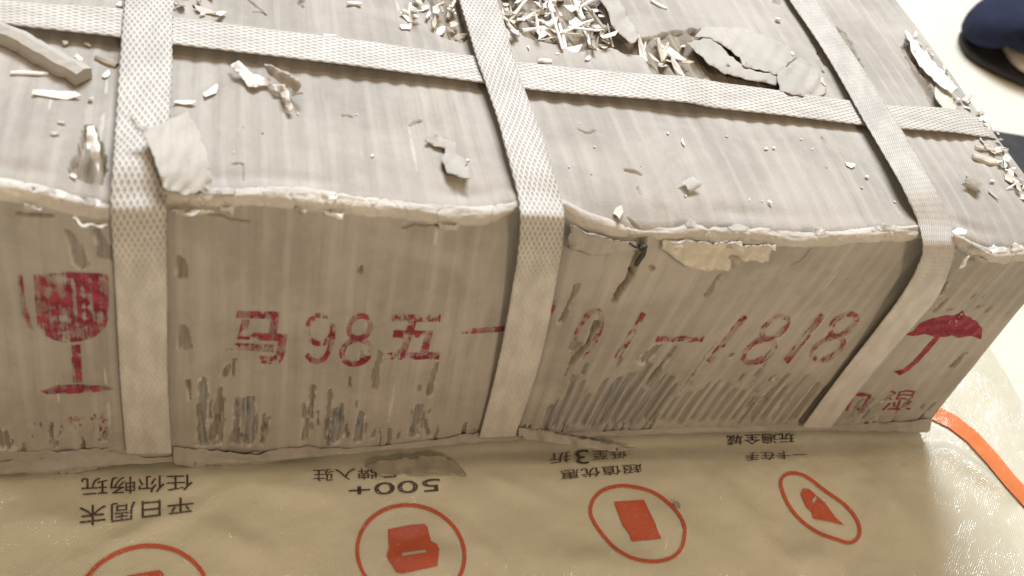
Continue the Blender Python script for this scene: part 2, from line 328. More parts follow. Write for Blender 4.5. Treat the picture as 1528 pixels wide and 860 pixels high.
def front_disp(s, v):
    """(outward displacement, torn, grey) on the front face"""
    z = v * H
    env = 0.35 + 0.65 * sstep(0.25, 0.34, s)
    d = 0.00036 * env * np.cos(2 * np.pi * s / FL + 1.5 * vnoise(s * 30, z * 12, 4)) * (0.6 + 0.4 * vnoise(s * 40, z * 18, 3))
    d = d + 0.0016 * fbm(s * 14, z * 14, 1, 3) + 0.00028 * fbm(s * 70, z * 50, 2, 3) + 0.00012 * fbm(s * 600, z * 60, 6, 2)
    d = d + 0.0012 * sstep(0.80, 0.94, v) * fbm(s * 90, z * 60, 31, 3)
    fade = np.minimum(sstep(0.0, 0.05, v), 1); d = d * (0.25 + 0.75 * fade)
    torn = np.zeros_like(s); grey = np.zeros_like(s); fray = np.zeros_like(s)
    jx = 0.0009 * fbm(s * 420, z * 150, 8, 4); jz = 0.0022 * fbm(s * 260, z * 80, 9, 3)
    NZ1 = vnoise(s * 900, z * 60, 71) + 0.5 * vnoise(s * 300, z * 140, 72); NZ2 = fbm(s * 700, z * 350, 73, 2)
    for (ss, vv), g in GRVS:
        dd, t = segdist(s + jx, z + jz, (ss[0], vv[0] * H), (ss[1], vv[1] * H))
        wd = g[4] / 3.6 / 2 * 1e-3 * (0.75 + 0.4 * t)
        dn = dd + wd * (0.42 * NZ1 + 0.25 * NZ2)
        m = 1 - sstep(wd * 0.75, wd * 1.02, dn)
        fray = np.maximum(fray, (1 - sstep(wd * 1.05, wd * 1.55, dd)) * (1 - m) * sstep(0.0, 0.3, NZ2))
        torn = np.maximum(torn, m * (1 - 0.6 * g[5])); grey = np.maximum(grey, m * g[5]); d = d - 0.0011 * m * (1 - 0.35 * g[5])
    # band of bared flutes along the lower right
    top = 0.26 + 0.13 * fbm(np.floor((s + 0.0012 * vnoise(s * 50, z * 20, 77)) / FL * 2) * 0.73, 0 * s, 12, 2) + 0.10 * np.exp(-((s - 0.337) / 0.02) ** 2)
    band = sstep(0.299, 0.303, s) * (1 - sstep(0.437, 0.446, s)) * sstep(0.055, 0.075, v + 0.03 * vnoise(s * 300, 0 * s, 14)) * (1 - sstep(top - 0.015, top + 0.015, v + 0.4 * jz / H))
    ph = 0.5 - 0.5 * np.cos(2 * np.pi * (s + 0.0009 * vnoise(s * 60, z * 40, 13)) / (FL * 0.72))
    gr = sstep(0.40, 0.95, ph + 0.25 * vnoise(s * 200, z * 25, 15)) * band
    d = d - 0.0010 * gr - 0.0003 * band
    fray = np.maximum(fray, band * sstep(0.25, 0.02, ph) * 0.7)
    torn = np.maximum(torn, gr * 0.6); grey = np.maximum(grey, band * (0.25 + 0.55 * (1 - sstep(0.33, 0.40, s))) * (0.5 + 0.5 * sstep(-0.3, 0.3, vnoise(s * 160, z * 30, 16))))
    for (ss, vv), wpx in CRKS:
        for i in range(len(ss) - 1):
            dd, t = segdist(s + 1.4 * jx, z + 0.4 * jz, (ss[i], vv[i] * H), (ss[i + 1], vv[i + 1] * H))
            wd = wpx / 3.5 / 2 * 1e-3; m = 1 - sstep(wd * 0.7, wd * 1.25, dd)
            d = d - np.minimum(0.0045, wd * 3.2) * m * 0.9; torn = np.maximum(torn, m)
    return d, torn, grey, fray
def front_pt(s, v, off=0.0):
    P = front_base(s, v); d, torn, grey, fray = front_disp(s, v); P[..., 1] -= d + off; return P, torn, grey, fray

PW = lambda pts: [tuple(q) for q in at_z(pts, H)[:, :2]]
TEARS = [(PW([(862, -70), (890, -5), (912, 40), (935, 66), (955, 60), (962, 55), (990, 48), (1022, 45), (1045, 43), (1080, 60), (1150, 100), (1162, 112), (1165, 137), (1100, 127),
              (1060, 118), (1000, 113), (975, 110), (965, 90), (952, 80), (930, 78), (915, 70), (890, 72), (870, 75), (850, 75), (830, 65), (800, 60), (770, 48), (748, 40), (738, 0), (730, -70)]), 0.0017),
         (PW([(645, -70), (640, 0), (645, 40), (655, 55), (690, 65), (703, 58), (688, 20), (676, -70)]), 0.0016),
         (PW([(1352, 60), (1374, 100), (1402, 150), (1425, 165), (1408, 174), (1393, 163), (1366, 118), (1344, 72)]), 0.0022),
         (PW([(1248, 40), (1262, 50), (1290, 100), (1284, 104), (1262, 75)]), 0.0018), (PW([(1210, 60), (1216, 62), (1236, 100), (1230, 98)]), 0.0016),
         (PW([(128, 190), (142, 188), (152, 215), (159, 250), (150, 268), (118, 262), (102, 250), (112, 228)]), 0.0034),
         (PW([(640, 214), (662, 206), (668, 214), (650, 222)]), 0.001), (PW([(659, 236), (668, 240), (672, 258), (664, 256)]), 0.0014),
         (PW([(1085, 74), (1100, 82), (1120, 94), (1112, 97), (1100, 90)]), 0.002),
         (PW([(245, 280), (258, 284), (262, 296), (240, 300)]), 0.004), (PW([(1150, -10), (1165, -10), (1168, 6), (1152, 5)]), 0.001), (PW([(448, 1), (455, 4), (452, 14), (446, 10)]), 0.0016)]
LINES = [(PW(l), wd) for l, wd in (([(389, 20), (397, 23)], 3), ([(345, 241), (362, 243), (362, 267)], 1.3), ([(511, 171), (528, 175)], 2), ([(611, 188), (628, 181)], 2.4), ([(862, 195), (875, 199), (887, 197)], 2.4),
         ([(960, 330), (940, 318)], 2), ([(1077, 42), (1080, 58), (1088, 67)], 1.6), ([(1226, 205), (1232, 216)], 1.6), ([(935, 255), (955, 262)], 4), ([(370, 0), (395, 22), (376, 18)], 1.4), ([(950, 280), (956, 290)], 2))]
def top_fan(s): return 0.06 * sstep(0.3, 0.45, s)
def top_z(x, y, s):
    """height of the top face, torn mask"""
    dE = y - S(T_EY, s); u = np.clip(RC - dE, 0, RC)
    z = H - (RC - np.sqrt(np.maximum(RC * RC - u * u, 0))) + (S(T_EZ, s) - H) * np.exp(-np.clip(dE, 0, 1) / 0.012)
    k = sstep(0.001, 0.012, dE)
    z = z + k * (0.00030 * np.cos(2 * np.pi * s / FL + 1.2 * vnoise(s * 30, y * 10, 21)) * (0.6 + 0.5 * vnoise(s * 40, y * 12, 22))
                 + 0.0012 * fbm(x * 16, y * 12, 23, 3) + 0.00018 * fbm(x * 90, y * 45, 24, 3) + 0.0001 * fbm(x * 600, y * 70, 25, 2))
    z = z - 0.0008 * np.exp(-((dE - 0.009) / 0.003) ** 2) * (0.5 + vnoise(x * 60, 0 * x, 26))
    torn = np.zeros_like(x); jx = 0.0013 * fbm(x * 420, y * 300, 27, 3); jy = 0.0013 * fbm(x * 300, y * 420, 28, 3)
    for poly, dep in TEARS:
        px = np.array(poly); xa, xb = px[:, 0].min() - .003, px[:, 0].max() + .003; ya, yb = px[:, 1].min() - .003, px[:, 1].max() + .003
        sel = (x > xa) & (x < xb) & (y > ya) & (y < yb)
        if not sel.any(): continue
        ins = inpoly(x[sel] + jx[sel], y[sel] + jy[sel], poly)
        rip = 0.0010 * np.cos(2 * np.pi * s[sel] / FL) + 0.0006 * fbm(x[sel] * 250, y[sel] * 120, 29, 3)
        z[sel] = z[sel] - np.where(ins, np.maximum(dep + rip, 0.0004), 0); torn[sel] = np.maximum(torn[sel], ins)
    for ln, wpx in LINES:
        for i in range(len(ln) - 1):
            sel = (np.abs(x - ln[i][0]) < 0.02) & (np.abs(y - ln[i][1]) < 0.02)
            if not sel.any(): continue
            dd, t = segdist(x[sel] + 0.4 * jx[sel], y[sel] + 0.4 * jy[sel], ln[i], ln[i + 1]); wd = wpx / 3.2 / 2 * 1e-3
            m = 1 - sstep(wd * 0.6, wd * 1.5, dd); z[sel] -= 0.0012 * m; torn[sel] = np.maximum(torn[sel], m * 0.9)
    return z, torn

box = thing('cardboard_box', (0.27, 0.15, 0.0), 'battered shredded cardboard carton with crimson printing, bound by four woven straps', 'box')
YB = 0.30
sg = np.linspace(S0, S1, 1000)
vg = np.concatenate([np.linspace(0.0, 0.9, 232), np.linspace(0.9, 1.0, 44)[1:]])
SS, VV = np.meshgrid(sg, vg, indexing='ij')
P, torn, grey, fray = front_pt(SS, VV)
ov = sstep(0.975, 1.0, VV); P[..., 1] = P[..., 1] * (1 - ov) + front_base(SS, VV)[..., 1] * ov
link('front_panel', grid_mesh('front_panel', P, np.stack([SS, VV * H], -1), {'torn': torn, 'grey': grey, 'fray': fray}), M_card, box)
tg = np.concatenate([np.linspace(0, 0.02, 50), np.linspace(0.02, 0.19, 330)[1:], np.linspace(0.19, YB, 24)[1:]])
SS, TT = np.meshgrid(sg, tg, indexing='ij')
EY = S(T_EY, SS) + KQ; YY = EY + TT * (YB - EY) / YB; XX = S(T_EX, SS) + (YY - EY) * top_fan(SS)
Z, torn = top_z(XX, YY, SS); TOPP = np.stack([XX, YY, Z], -1)
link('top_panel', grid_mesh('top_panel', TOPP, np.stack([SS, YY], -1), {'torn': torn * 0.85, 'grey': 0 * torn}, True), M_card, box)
def wall(name, top, flip, sb=None):
    top = np.array(top); n = len(top); low = top.copy()
    if sb is not None:
        low[:, 0] = S(T_BX, sb); k = np.exp(-(top[:, 1] - top[:, 1].min()) / 0.03); low[:, 1] = top[:, 1] + (S(T_BY, sb) - top[0, 1]) * k
    low[:, 2] = 0; t = np.linspace(0, 1, 30)[None, :, None]; W_ = low[:, None] * (1 - t) + top[:, None] * t
    W_[..., :2] += 0.0008 * np.stack([fbm(W_[..., 1] * 40 + W_[..., 0] * 40, W_[..., 2] * 40, 41, 3)] * 2, -1) * (np.sin(np.linspace(0, np.pi, 30)))[None, :, None] * (np.sin(np.linspace(0, np.pi, n)))[:, None, None]
    uv = np.stack([np.broadcast_to((top[:, 0] + top[:, 1])[:, None], (n, 30)), W_[..., 2]], -1)
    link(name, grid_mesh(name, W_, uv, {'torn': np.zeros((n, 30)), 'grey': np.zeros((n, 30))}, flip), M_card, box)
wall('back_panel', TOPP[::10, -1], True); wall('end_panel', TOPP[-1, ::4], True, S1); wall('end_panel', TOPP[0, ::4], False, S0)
def topz_at(p):
    """height of the top face at world xy"""
    p = np.asarray(p, float); s = np.interp(p[..., 0] - p[..., 1] * top_fan(p[..., 0]), T_EX, ST); return top_z(np.atleast_1d(p[..., 0]), np.atleast_1d(p[..., 1]), np.atleast_1d(s))[0]

# crumpled fold running along the front top edge
STRAP_S = [0.150, 0.276, 0.427]
sg2 = np.linspace(S0, S1, 1300); ang = np.radians(np.linspace(-35, 205, 34)); A2, S2 = np.meshgrid(ang, sg2)
rr = 0.0031 + 0.0010 * fbm(S2 * 45, A2 * 0.7, 51, 3) + 0.0006 * fbm(S2 * 170, A2 * 1.6, 52, 4)
cre = np.zeros_like(S2)
for c0 in rng.uniform(S0, S1, 70): cre += np.exp(-((S2 - c0 + 0.0010 * np.sin(A2 * 2 + c0 * 900)) / 0.00055) ** 2) * rng.uniform(0.2, 1)
rr -= 0.00045 * np.clip(cre, 0, 1.3)
for c0 in STRAP_S: rr -= 0.0008 * np.exp(-((S2 - c0) / 0.010) ** 4)
rr -= 0.0014 * np.exp(-((S2 - 0.312) / 0.006) ** 2)
cy = S(T_EY, S2) + 0.0018 + 0.0006 * fbm(S2 * 45, 0 * S2, 53, 3); cz = S(T_EZ, S2) - 0.0026 + 0.0007 * fbm(S2 * 50, 0 * S2, 54, 3)
Pb = np.stack([S(T_EX, S2) + 0.0004 * vnoise(S2 * 300, A2 * 2, 55), cy - rr * np.sin(A2), cz + rr * np.cos(A2)], -1)
link('edge_fold', grid_mesh('edge_fold', Pb, np.stack([S2, A2 * 0.004], -1), None, True), M_fold, box)
# frayed lip along the bottom of the front
A3, S3 = np.meshgrid(np.linspace(0, 1, 16), sg2[::2])
wv = 0.0075 + 0.004 * fbm(S3 * 40, 0 * S3, 61, 3) + 0.0015 * fbm(S3 * 300, 0 * S3, 62, 3)
keep = 0.4 + 0.6 * sstep(-0.25, 0.25, fbm(S3 * 28, 0 * S3 + 3.1, 63, 2))
bulge = np.sin(np.clip(A3 * 1.25, 0, 1) * np.pi) * 0.0022 * keep + 0.0005 * fbm(S3 * 200, A3 * 3, 64, 2)
Pl = np.stack([S(T_BX, S3), S(T_BY, S3) - 0.0006 - bulge - 0.0006 * (1 - A3), 0.0006 + A3 * wv * keep], -1)
link('bottom_fold', grid_mesh('bottom_fold', Pl, np.stack([S3, A3 * 0.01], -1), None, False), M_lip, box)

# ------------------------------------------------------------------ flat shapes laid on surfaces
def cut_mesh(bm, step):
    """cut a flat 2D mesh into cells no larger than step"""
    xs = [v.co.x for v in bm.verts]; ys = [v.co.y for v in bm.verts]
    for ax, lo, hi in ((0, min(xs), max(xs)), (1, min(ys), max(ys))):
        k = lo + step * 0.5
        while k < hi:
            co = (k, 0, 0) if ax == 0 else (0, k, 0); no = (1, 0, 0) if ax == 0 else (0, 1, 0)
            bmesh.ops.bisect_plane(bm, geom=bm.verts[:] + bm.edges[:] + bm.faces[:], plane_co=co, plane_no=no, dist=1e-6); k += step
    bmesh.ops.triangulate(bm, faces=bm.faces[:])
def poly_bm(polys):
    bm = bmesh.new()
    for pl in polys:
        f = bm.faces.new([bm.verts.new((x, y, 0)) for x, y in pl]); 
    bmesh.ops.triangulate(bm, faces=bm.faces[:]); return bm
def text_bm(txt, off=0.0):
    c = bpy.data.curves.new('lettering', 'FONT'); c.body = txt; c.resolution_u = 4; c.offset = off
    o = bpy.data.objects.new('lettering', c); COL.objects.link(o); dg = bpy.context.evaluated_depsgraph_get()
    me = bpy.data.meshes.new_from_object(o.evaluated_get(dg)); bpy.data.objects.remove(o); bpy.data.curves.remove(c)
    bm = bmesh.new(); bm.from_mesh(me); bpy.data.meshes.remove(me)
    bmesh.ops.remove_doubles(bm, verts=bm.verts[:], dist=1e-5); bmesh.ops.triangulate(bm, faces=bm.faces[:])
    xs = [v.co.x for v in bm.verts]; ys = [v.co.y for v in bm.verts]
    x0, x1, y0, y1 = min(xs), max(xs), min(ys), max(ys)
    for v in bm.verts: v.co.x = (v.co.x - x0) / max(1e-6, x1 - x0); v.co.y = (v.co.y - y0) / max(1e-6, y1 - y0)
    return bm
def to_quad(bm, q):
    """unit square -> quad given as TL, TR, BR, BL (photo px)"""
    tl, tr, br, bl = [np.array(k, float) for k in q]
    for v in bm.verts:
        x, y = v.co.x, v.co.y; p = (bl * (1 - x) + br * x) * (1 - y) + (tl * (1 - x) + tr * x) * y; v.co = (p[0], p[1], 0)
    return bm
def finish_flat(bm, name, mat, parent, place, step=7):
    cut_mesh(bm, step); px = np.array([v.co[:2] for v in bm.verts]); W_, uv, kill = place(px)
    for v, p in zip(bm.verts, W_): v.co = p
    me = bpy.data.meshes.new(name); bm.verts.index_update()
    for l in list(bm.loops.layers.uv.values()): bm.loops.layers.uv.remove(l)
    lay = bm.loops.layers.uv.new('UVMap')
    for f in bm.faces:
        f.smooth = True
        for l in f.loops: l[lay].uv = uv[l.vert.index]
    if kill is not None:
        bmesh.ops.delete(bm, geom=[v for v in bm.verts if kill[v.index]], context='VERTS')
    bmesh.ops.recalc_face_normals(bm, faces=bm.faces[:]); bm.to_mesh(me); bm.free()
    return link(name, me, mat, parent)
def on_front(px):
    s, v = front_inv(px); v = np.minimum(v, 0.97); W_, torn, _, _ = front_pt(s, v, 0.00025); return W_, np.stack([s, v * H], -1), torn > 0.6

# ------------------------------------------------------------------ printing on the box
def glyph(ch, q, mat, name='printed_character', off=0.028): return finish_flat(to_quad(text_bm(ch, off), q), name, mat, box, on_front, 5)
def bars(name, polys, mat): return finish_flat(poly_bm(polys), name, mat, box, on_front, 5)
glyph('马', [(347, 460), (430, 462), (428, 541), (336, 537)], M_ink)
def strip_bm(path, wd, closed=False, bm=None):
    bm = bm or bmesh.new(); o = np.array(path, float)
    dn = (np.roll(o, -1, 0) - np.roll(o, 1, 0)) if closed else np.gradient(o, axis=0)
    dn = np.stack([-dn[:, 1], dn[:, 0]], 1); dn /= np.linalg.norm(dn, axis=1)[:, None]
    va = [bm.verts.new((*p, 0)) for p in o + dn * wd / 2]; vb = [bm.verts.new((*p, 0)) for p in o - dn * wd / 2]; n = len(o)
    for k in range(n if closed else n - 1): bm.faces.new([va[k], va[(k + 1) % n], vb[(k + 1) % n], vb[k]])
    return bm
def ell(cx, cy, rx, ry, a0=0, a1=360, n=26): return [(cx + rx * math.cos(math.radians(a)), cy + ry * math.sin(math.radians(a))) for a in np.linspace(a0, a1, n, endpoint=(a1 - a0) % 360 != 0)]
def digit(ch, q, mat, wd=8.0):
    """a digit drawn with round strokes inside the unit square of the quad"""
    tl, tr, br, bl = [np.array(k, float) for k in q]
    m = lambda P: [tuple((bl * (1 - x) + br * x) * (1 - y) + (tl * (1 - x) + tr * x) * y) for x, y in P]
    if ch == '8': st = [(ell(.5, .735, .36, .225), True), (ell(.5, .245, .44, .245), True)]
    elif ch == '9': st = [(ell(.5, .68, .42, .29), True), ([(.93, .66), (.92, .45), (.84, .24), (.70, .08), (.50, .03), (.30, .06), (.12, .17)], False)]
    elif ch == '0': st = [(ell(.5, .5, .42, .47), True)]
    else: st = [([(.5, 1), (.5, .5), (.5, 0)], False)]
    bm = None
    for P, c in st: bm = strip_bm(m(P), wd, c, bm)
    return finish_flat(bm, 'printed_character', mat, box, on_front, 5)
digit('9', [(456, 466), (502, 466), (497, 539), (451, 539)], M_ink); digit('8', [(518, 467), (561, 467), (553, 541), (504, 541)], M_ink)
glyph('五', [(580, 468), (664, 469), (655, 535), (571, 535)], M_ink)
bars('printed_dash', [[(686, 490), (752, 486), (752, 494), (687, 498)]], M_ink)
digit('1', [(815, 447), (841, 447), (805, 524), (790, 524)], M_ink_faint, 7)
digit('0', [(870, 458), (910, 458), (880, 533), (843, 533)], M_ink_faint); digit('1', [(946, 464), (972, 464), (930, 534), (908, 534)], M_ink_faint, 10)
bars('printed_dash', [[(980, 498), (1050, 499), (1046, 507), (976, 506)]], M_ink)
digit('1', [(1100, 470), (1122, 470), (1068, 540), (1046, 540)], M_ink_faint, 10); digit('8', [(1147, 470), (1192, 470), (1143, 541), (1098, 541)], M_ink_mid, 8.5)
digit('1', [(1216, 470), (1240, 470), (1184, 540), (1160, 540)], M_ink_mid, 8.5); digit('8', [(1249, 466), (1294, 466), (1246, 537), (1200, 537)], M_ink_mid, 8.5)
g = [(-2, 0)]
bars('wine_glass_symbol', [[(50, 412), (100, 408), (162, 409), (164, 468), (158, 487), (143, 501), (120, 509), (99, 511), (80, 508), (65, 500), (56, 487), (52, 455)],
     [(25, 412), (33, 412), (38, 455), (50, 494), (43, 490), (33, 470)], [(105, 514), (120, 514), (123, 570), (109, 570)],
     [(60, 584), (85, 575), (115, 572), (150, 574), (172, 579), (150, 584), (110, 587), (70, 588)]], M_ink_glass)
arc = [(1399, 504), (1380, 525), (1366, 540), (1352, 552), (1338, 557), (1330, 552)]
hand = [[(a[0] - 3, a[1] - 1), (a[0] + 4, a[1] + 2), (c[0] + 4, c[1] + 3), (c[0] - 3, c[1] - 2)] for a, c in zip(arc[:-1], arc[1:])]
bars('umbrella_symbol', [[(1350, 500), (1363, 496), (1373, 484), (1394, 475), (1430, 470), (1438, 466), (1440, 471), (1457, 480), (1467, 492), (1464, 507), (1448, 502), (1436, 506), (1420, 502), (1401, 505), (1380, 499), (1363, 503)]] + hand, M_ink_full)
finish_flat(strip_bm([(1262, 612), (1267, 600), (1274, 587), (1285, 588), (1297, 588), (1291, 600), (1286, 610), (1279, 611)], 5.5), 'printed_character', M_ink_full, box, on_front, 5); glyph('湿', [(1326, 582), (1370, 582), (1358, 612), (1313, 612)], M_ink_full, off=0.0)
glyph('小', [(40, 622), (66, 622), (67, 652), (41, 652)], M_ink_ghost); glyph('心', [(70, 620), (96, 620), (97, 651), (71, 651)], M_ink_ghost)
glyph('轻', [(98, 619), (128, 619), (129, 651), (99, 651)], M_ink_ghost); glyph('放', [(134, 618), (162, 618), (164, 650), (136, 650)], M_ink_faint)

# ------------------------------------------------------------------ torn paper (flaps): outline in photo px with lifts, curled and ragged
def flap(name, outline, mat, parent, base='top', wr=0.0012, th=0.00025, seed=0, label=None, bz=H, rg=0.00018):
    pts = [(p[0], p[1]) for p in outline]; lf = np.array([p[2] if len(p) > 2 else 1.0 for p in outline]) * 1e-3
    rag = []
    r = random.Random(seed * 13 + 5)
    for i in range(len(pts)):                                   # ragged outline
        a, c = pts[i], pts[(i + 1) % len(pts)]; n = max(1, int(math.hypot(c[0] - a[0], c[1] - a[1]) / 6))
        for k in range(n):
            t = k / n; j = 0 if k == 0 else 1.6; rag.append((a[0] + (c[0] - a[0]) * t + r.uniform(-j, j), a[1] + (c[1] - a[1]) * t + r.uniform(-j, j)))
    bm = poly_bm([rag]); pp = np.array(pts)
    def place(px):
        d2 = ((px[:, None] - pp[None]) ** 2).sum(-1) + 4; wgt = 1 / d2 ** 1.3; L = (wgt * lf).sum(1) / wgt.sum(1)
        L = L + wr * (0.6 * fbm(px[:, 0] / 26, px[:, 1] / 60, 70 + seed, 3) + 0.5 * fbm(px[:, 0] / 60, px[:, 1] / 45, 170 + seed, 2))
        L = L + rg * np.cos(2 * np.pi * (px[:, 0] + 0.55 * px[:, 1]) / 25 + 2 * vnoise(px[:, 1] / 30, px[:, 0] / 80, seed))
        if base == 'top':
            W_ = at_z(px, bz + np.maximum(L, 0.0004))
        elif base == 'bag':
            W_ = at_z(px, np.maximum(L, 0.0008))
        else:
            s, v = front_inv(px); W_ = front_base(s, np.minimum(v, 0.985)); W_[:, 1] -= np.maximum(L, 0.0003) - 0.0
        return W_, px / 4000, None
    o = finish_flat(bm, name, mat, parent, place, 6)
    m = o.modifiers.new('thickness', 'SOLIDIFY'); m.thickness = th; m.offset = 0
    if label: o['label'] = label
    return o
flap('torn_flap', [(190, 171, 13), (209, 187, 10), (227, 191, 8), (251, 180, 6), (279, 167, 4), (296, 195, 3), (307, 223, 2), (316, 262, 2), (314, 281, 1), (279, 292, 1), (258, 286, 3), (244, 281, 5), (237, 258, 7), (227, 230, 8), (216, 206, 9)], M_tear, box, seed=1, wr=0.0018, label='large curled torn flap against the left strap')
flap('torn_flap', [(1024, 64, 2), (1045, 83, 2.6), (1053, 92, 2.6), (1076, 108, 2.4), (1099, 115, 2.2), (1131, 122, 2), (1158, 128, 1.4), (1162, 113, .5), (1136, 108, .5), (1110, 101, .5), (1112, 98, .6), (1098, 91, .8), (1080, 74, .8), (1060, 55, .6)], M_tear, box, seed=2, wr=0.0006)
flap('torn_flap', [(1036, 55, 1.5), (1048, 42, .6), (1076, 41, .4), (1117, 45, .3), (1183, 72, .4), (1189, 86, .4), (1160, 112, 1), (1140, 107, 1.2), (1108, 99, 1.2), (1118, 95, 1), (1104, 86, 1), (1086, 73, 1), (1060, 56.5, 1.2)], M_tear, box, seed=3, wr=0.0005)
flap('torn_flap', [(893, -30, 4), (895, 0, 4), (908, 20, 5), (912, 37, 5), (928, 54, 4), (941, 66, 4), (957, 55, 1), (940, 29, 1), (926, 0, .8), (915, -30, 1)], M_tear, box, seed=4, label='tongue of torn face paper beside the shred heap')
flap('torn_flap', [(1160, 108, 2), (1174, 100, 3), (1194, 86, 1.2), (1209, 95, 1), (1222, 112, 1), (1234, 128, .8), (1232, 140, .8), (1214, 146, 1), (1190, 142, 3), (1163, 137, 3)], M_tear, box, seed=5, wr=0.002, rg=0.0004)
flap('torn_flap', [(129, 190, 3), (141, 188, 4), (149, 223, 6), (148, 260, 4), (141, 246, 2), (128, 216, 1)], M_white, box, seed=6, label='white curled sliver in the hole left of the left strap')
flap('torn_flap', [(634, 211, 1), (650, 197, 2.2), (660, 206, .6), (680, 213, .5), (684, 233, .5), (696, 241, .6), (702, 267, 3), (684, 264, 2.5), (667, 259, 2), (659, 240, 1.8), (664, 222, 1), (648, 219, 1)], M_tear, box, seed=7, wr=0.0006)
flap('torn_flap', [(1351, 45, 2), (1362, 58, 3), (1387, 84, 3), (1415, 118, 4), (1430, 131, 4), (1420, 141, 3), (1398, 124, 2), (1372, 99, 1), (1362, 81, 1)], M_white, box, seed=8, label='white strip torn loose along the right rim')
flap('torn_flap', [(1398, 124, 1), (1420, 141, 2), (1428, 160, 2), (1424, 168, 1), (1408, 165, 1), (1394, 140, 1)], M_cream, box, seed=18)
flap('torn_flap', [(986, 354, 1.5), (1010, 346, 3), (1060, 346, 4), (1110, 350, 4), (1146, 354, 3), (1146, 387, 1.5), (1122, 386, 2), (1099, 380, 3), (1082, 395, 3), (1045, 396, 2.5), (1018, 386, 3), (1000, 374, 2.5), (985, 367, 2)], M_cream, box, 'front', 0.0022, rg=0.0004, seed=9, label='pale torn strip of face paper below the front edge')
flap('torn_flap', [(848, 318, 3), (880, 329, 4), (915, 340, 4), (946, 350, 3), (951, 368, 1.5), (905, 374, 2), (882, 374, 2.5), (870, 352, 2), (856, 354, 3), (845, 362, 2)], M_tear, box, 'front', 0.0016, seed=10)
flap('torn_flap', [(255, 296, 4), (285, 290, 6), (320, 297, 5), (318, 305, 4), (290, 312, 3), (262, 312, 2)], M_cream, box, 'front', 0.002, seed=11)
flap('torn_flap', [(105, 296, 3), (125, 300, 6), (150, 303, 5), (164, 310, 4), (160, 322, 3), (140, 312, 4), (112, 306, 2)], M_cream, box, 'front', 0.002, seed=12)
flap('torn_flap', [(1088, 372, 3), (1102, 376, 4), (1097, 382, 4), (1086, 394, 3), (1074, 396, 2), (1080, 383, 2)], M_tan, box, 'front', 0.001, seed=13)
flap('torn_flap', [(0, 672, .5), (60, 671, .4), (120, 668, .4), (182, 666, .3), (186, 689, 2), (120, 697, 2.6), (60, 702, 2.6), (-30, 706, 2.6), (-30, 672, .5)], M_lip, box, 'front', 0.0012, seed=14)
flap('torn_flap', [(258, 664, .6), (300, 668, .5), (420, 670, .4), (420, 684, 2), (380, 690, 3), (290, 691, 3.5), (262, 684, 3)], M_lip, box, 'front', 0.0012, seed=15)
flap('torn_flap', [(1424, 378, 5), (1432, 366, 6), (1436, 366, 6), (1430, 380, 6), (1420, 388, 5)], M_white, box, 'front', 0.0005, seed=16)

M_thread = plain('dark_thread', (0.05, 0.06, 0.05), 0.8, 200)
flap('torn_thread', [(938, 326, 3), (947, 321, 5), (957, 327, 5.5), (961, 345, 4.5), (959, 372, 3), (950, 392, 1.5), (945, 392, 1.5), (953, 370, 3), (954, 346, 4.5), (951, 331, 5.5), (945, 327, 5)], M_thread, box, 'front', 0.0004, 0.0008, rg=0, seed=31)
rb = random.Random(5)
for k in range(34):
    x = rb.choice([rb.uniform(255, 760), rb.uniform(850, 1365), rb.uniform(985, 1150), rb.uniform(0, 160), rb.uniform(1430, 1540)])
    y0 = float(np.interp(x, [p[0] for p in EDGE], [p[1] for p in EDGE])); w_ = rb.uniform(5, 17); h_ = rb.uniform(4, 12); m_ = rb.choice([M_fold, M_tear, M_fold, M_white])
    if rb.random() < .55: flap('torn_flap', [(x - w_, y0 + 9, 1.5), (x - w_ * .3, y0 + 7, 2.5), (x + w_, y0 + 8, 1.5), (x + w_ * .7, y0 + 9 + h_, rb.uniform(2, 4.5)), (x - w_ * .2, y0 + 10 + h_ * .7, 2.5), (x - w_ * .8, y0 + 9 + h_ * .9, 2)], m_, box, 'front', 0.0012, seed=40 + k)
    else: flap('torn_flap', [(x - w_, y0 - 6, .8), (x - w_ * .2, y0 - 8 - h_ * .6, rb.uniform(1, 3)), (x + w_, y0 - 5 - h_ * .4, 1), (x + w_ * .8, y0 - 1, 1), (x - w_ * .5, y0, 1.2)], m_, box, 'top', 0.001, seed=40 + k)

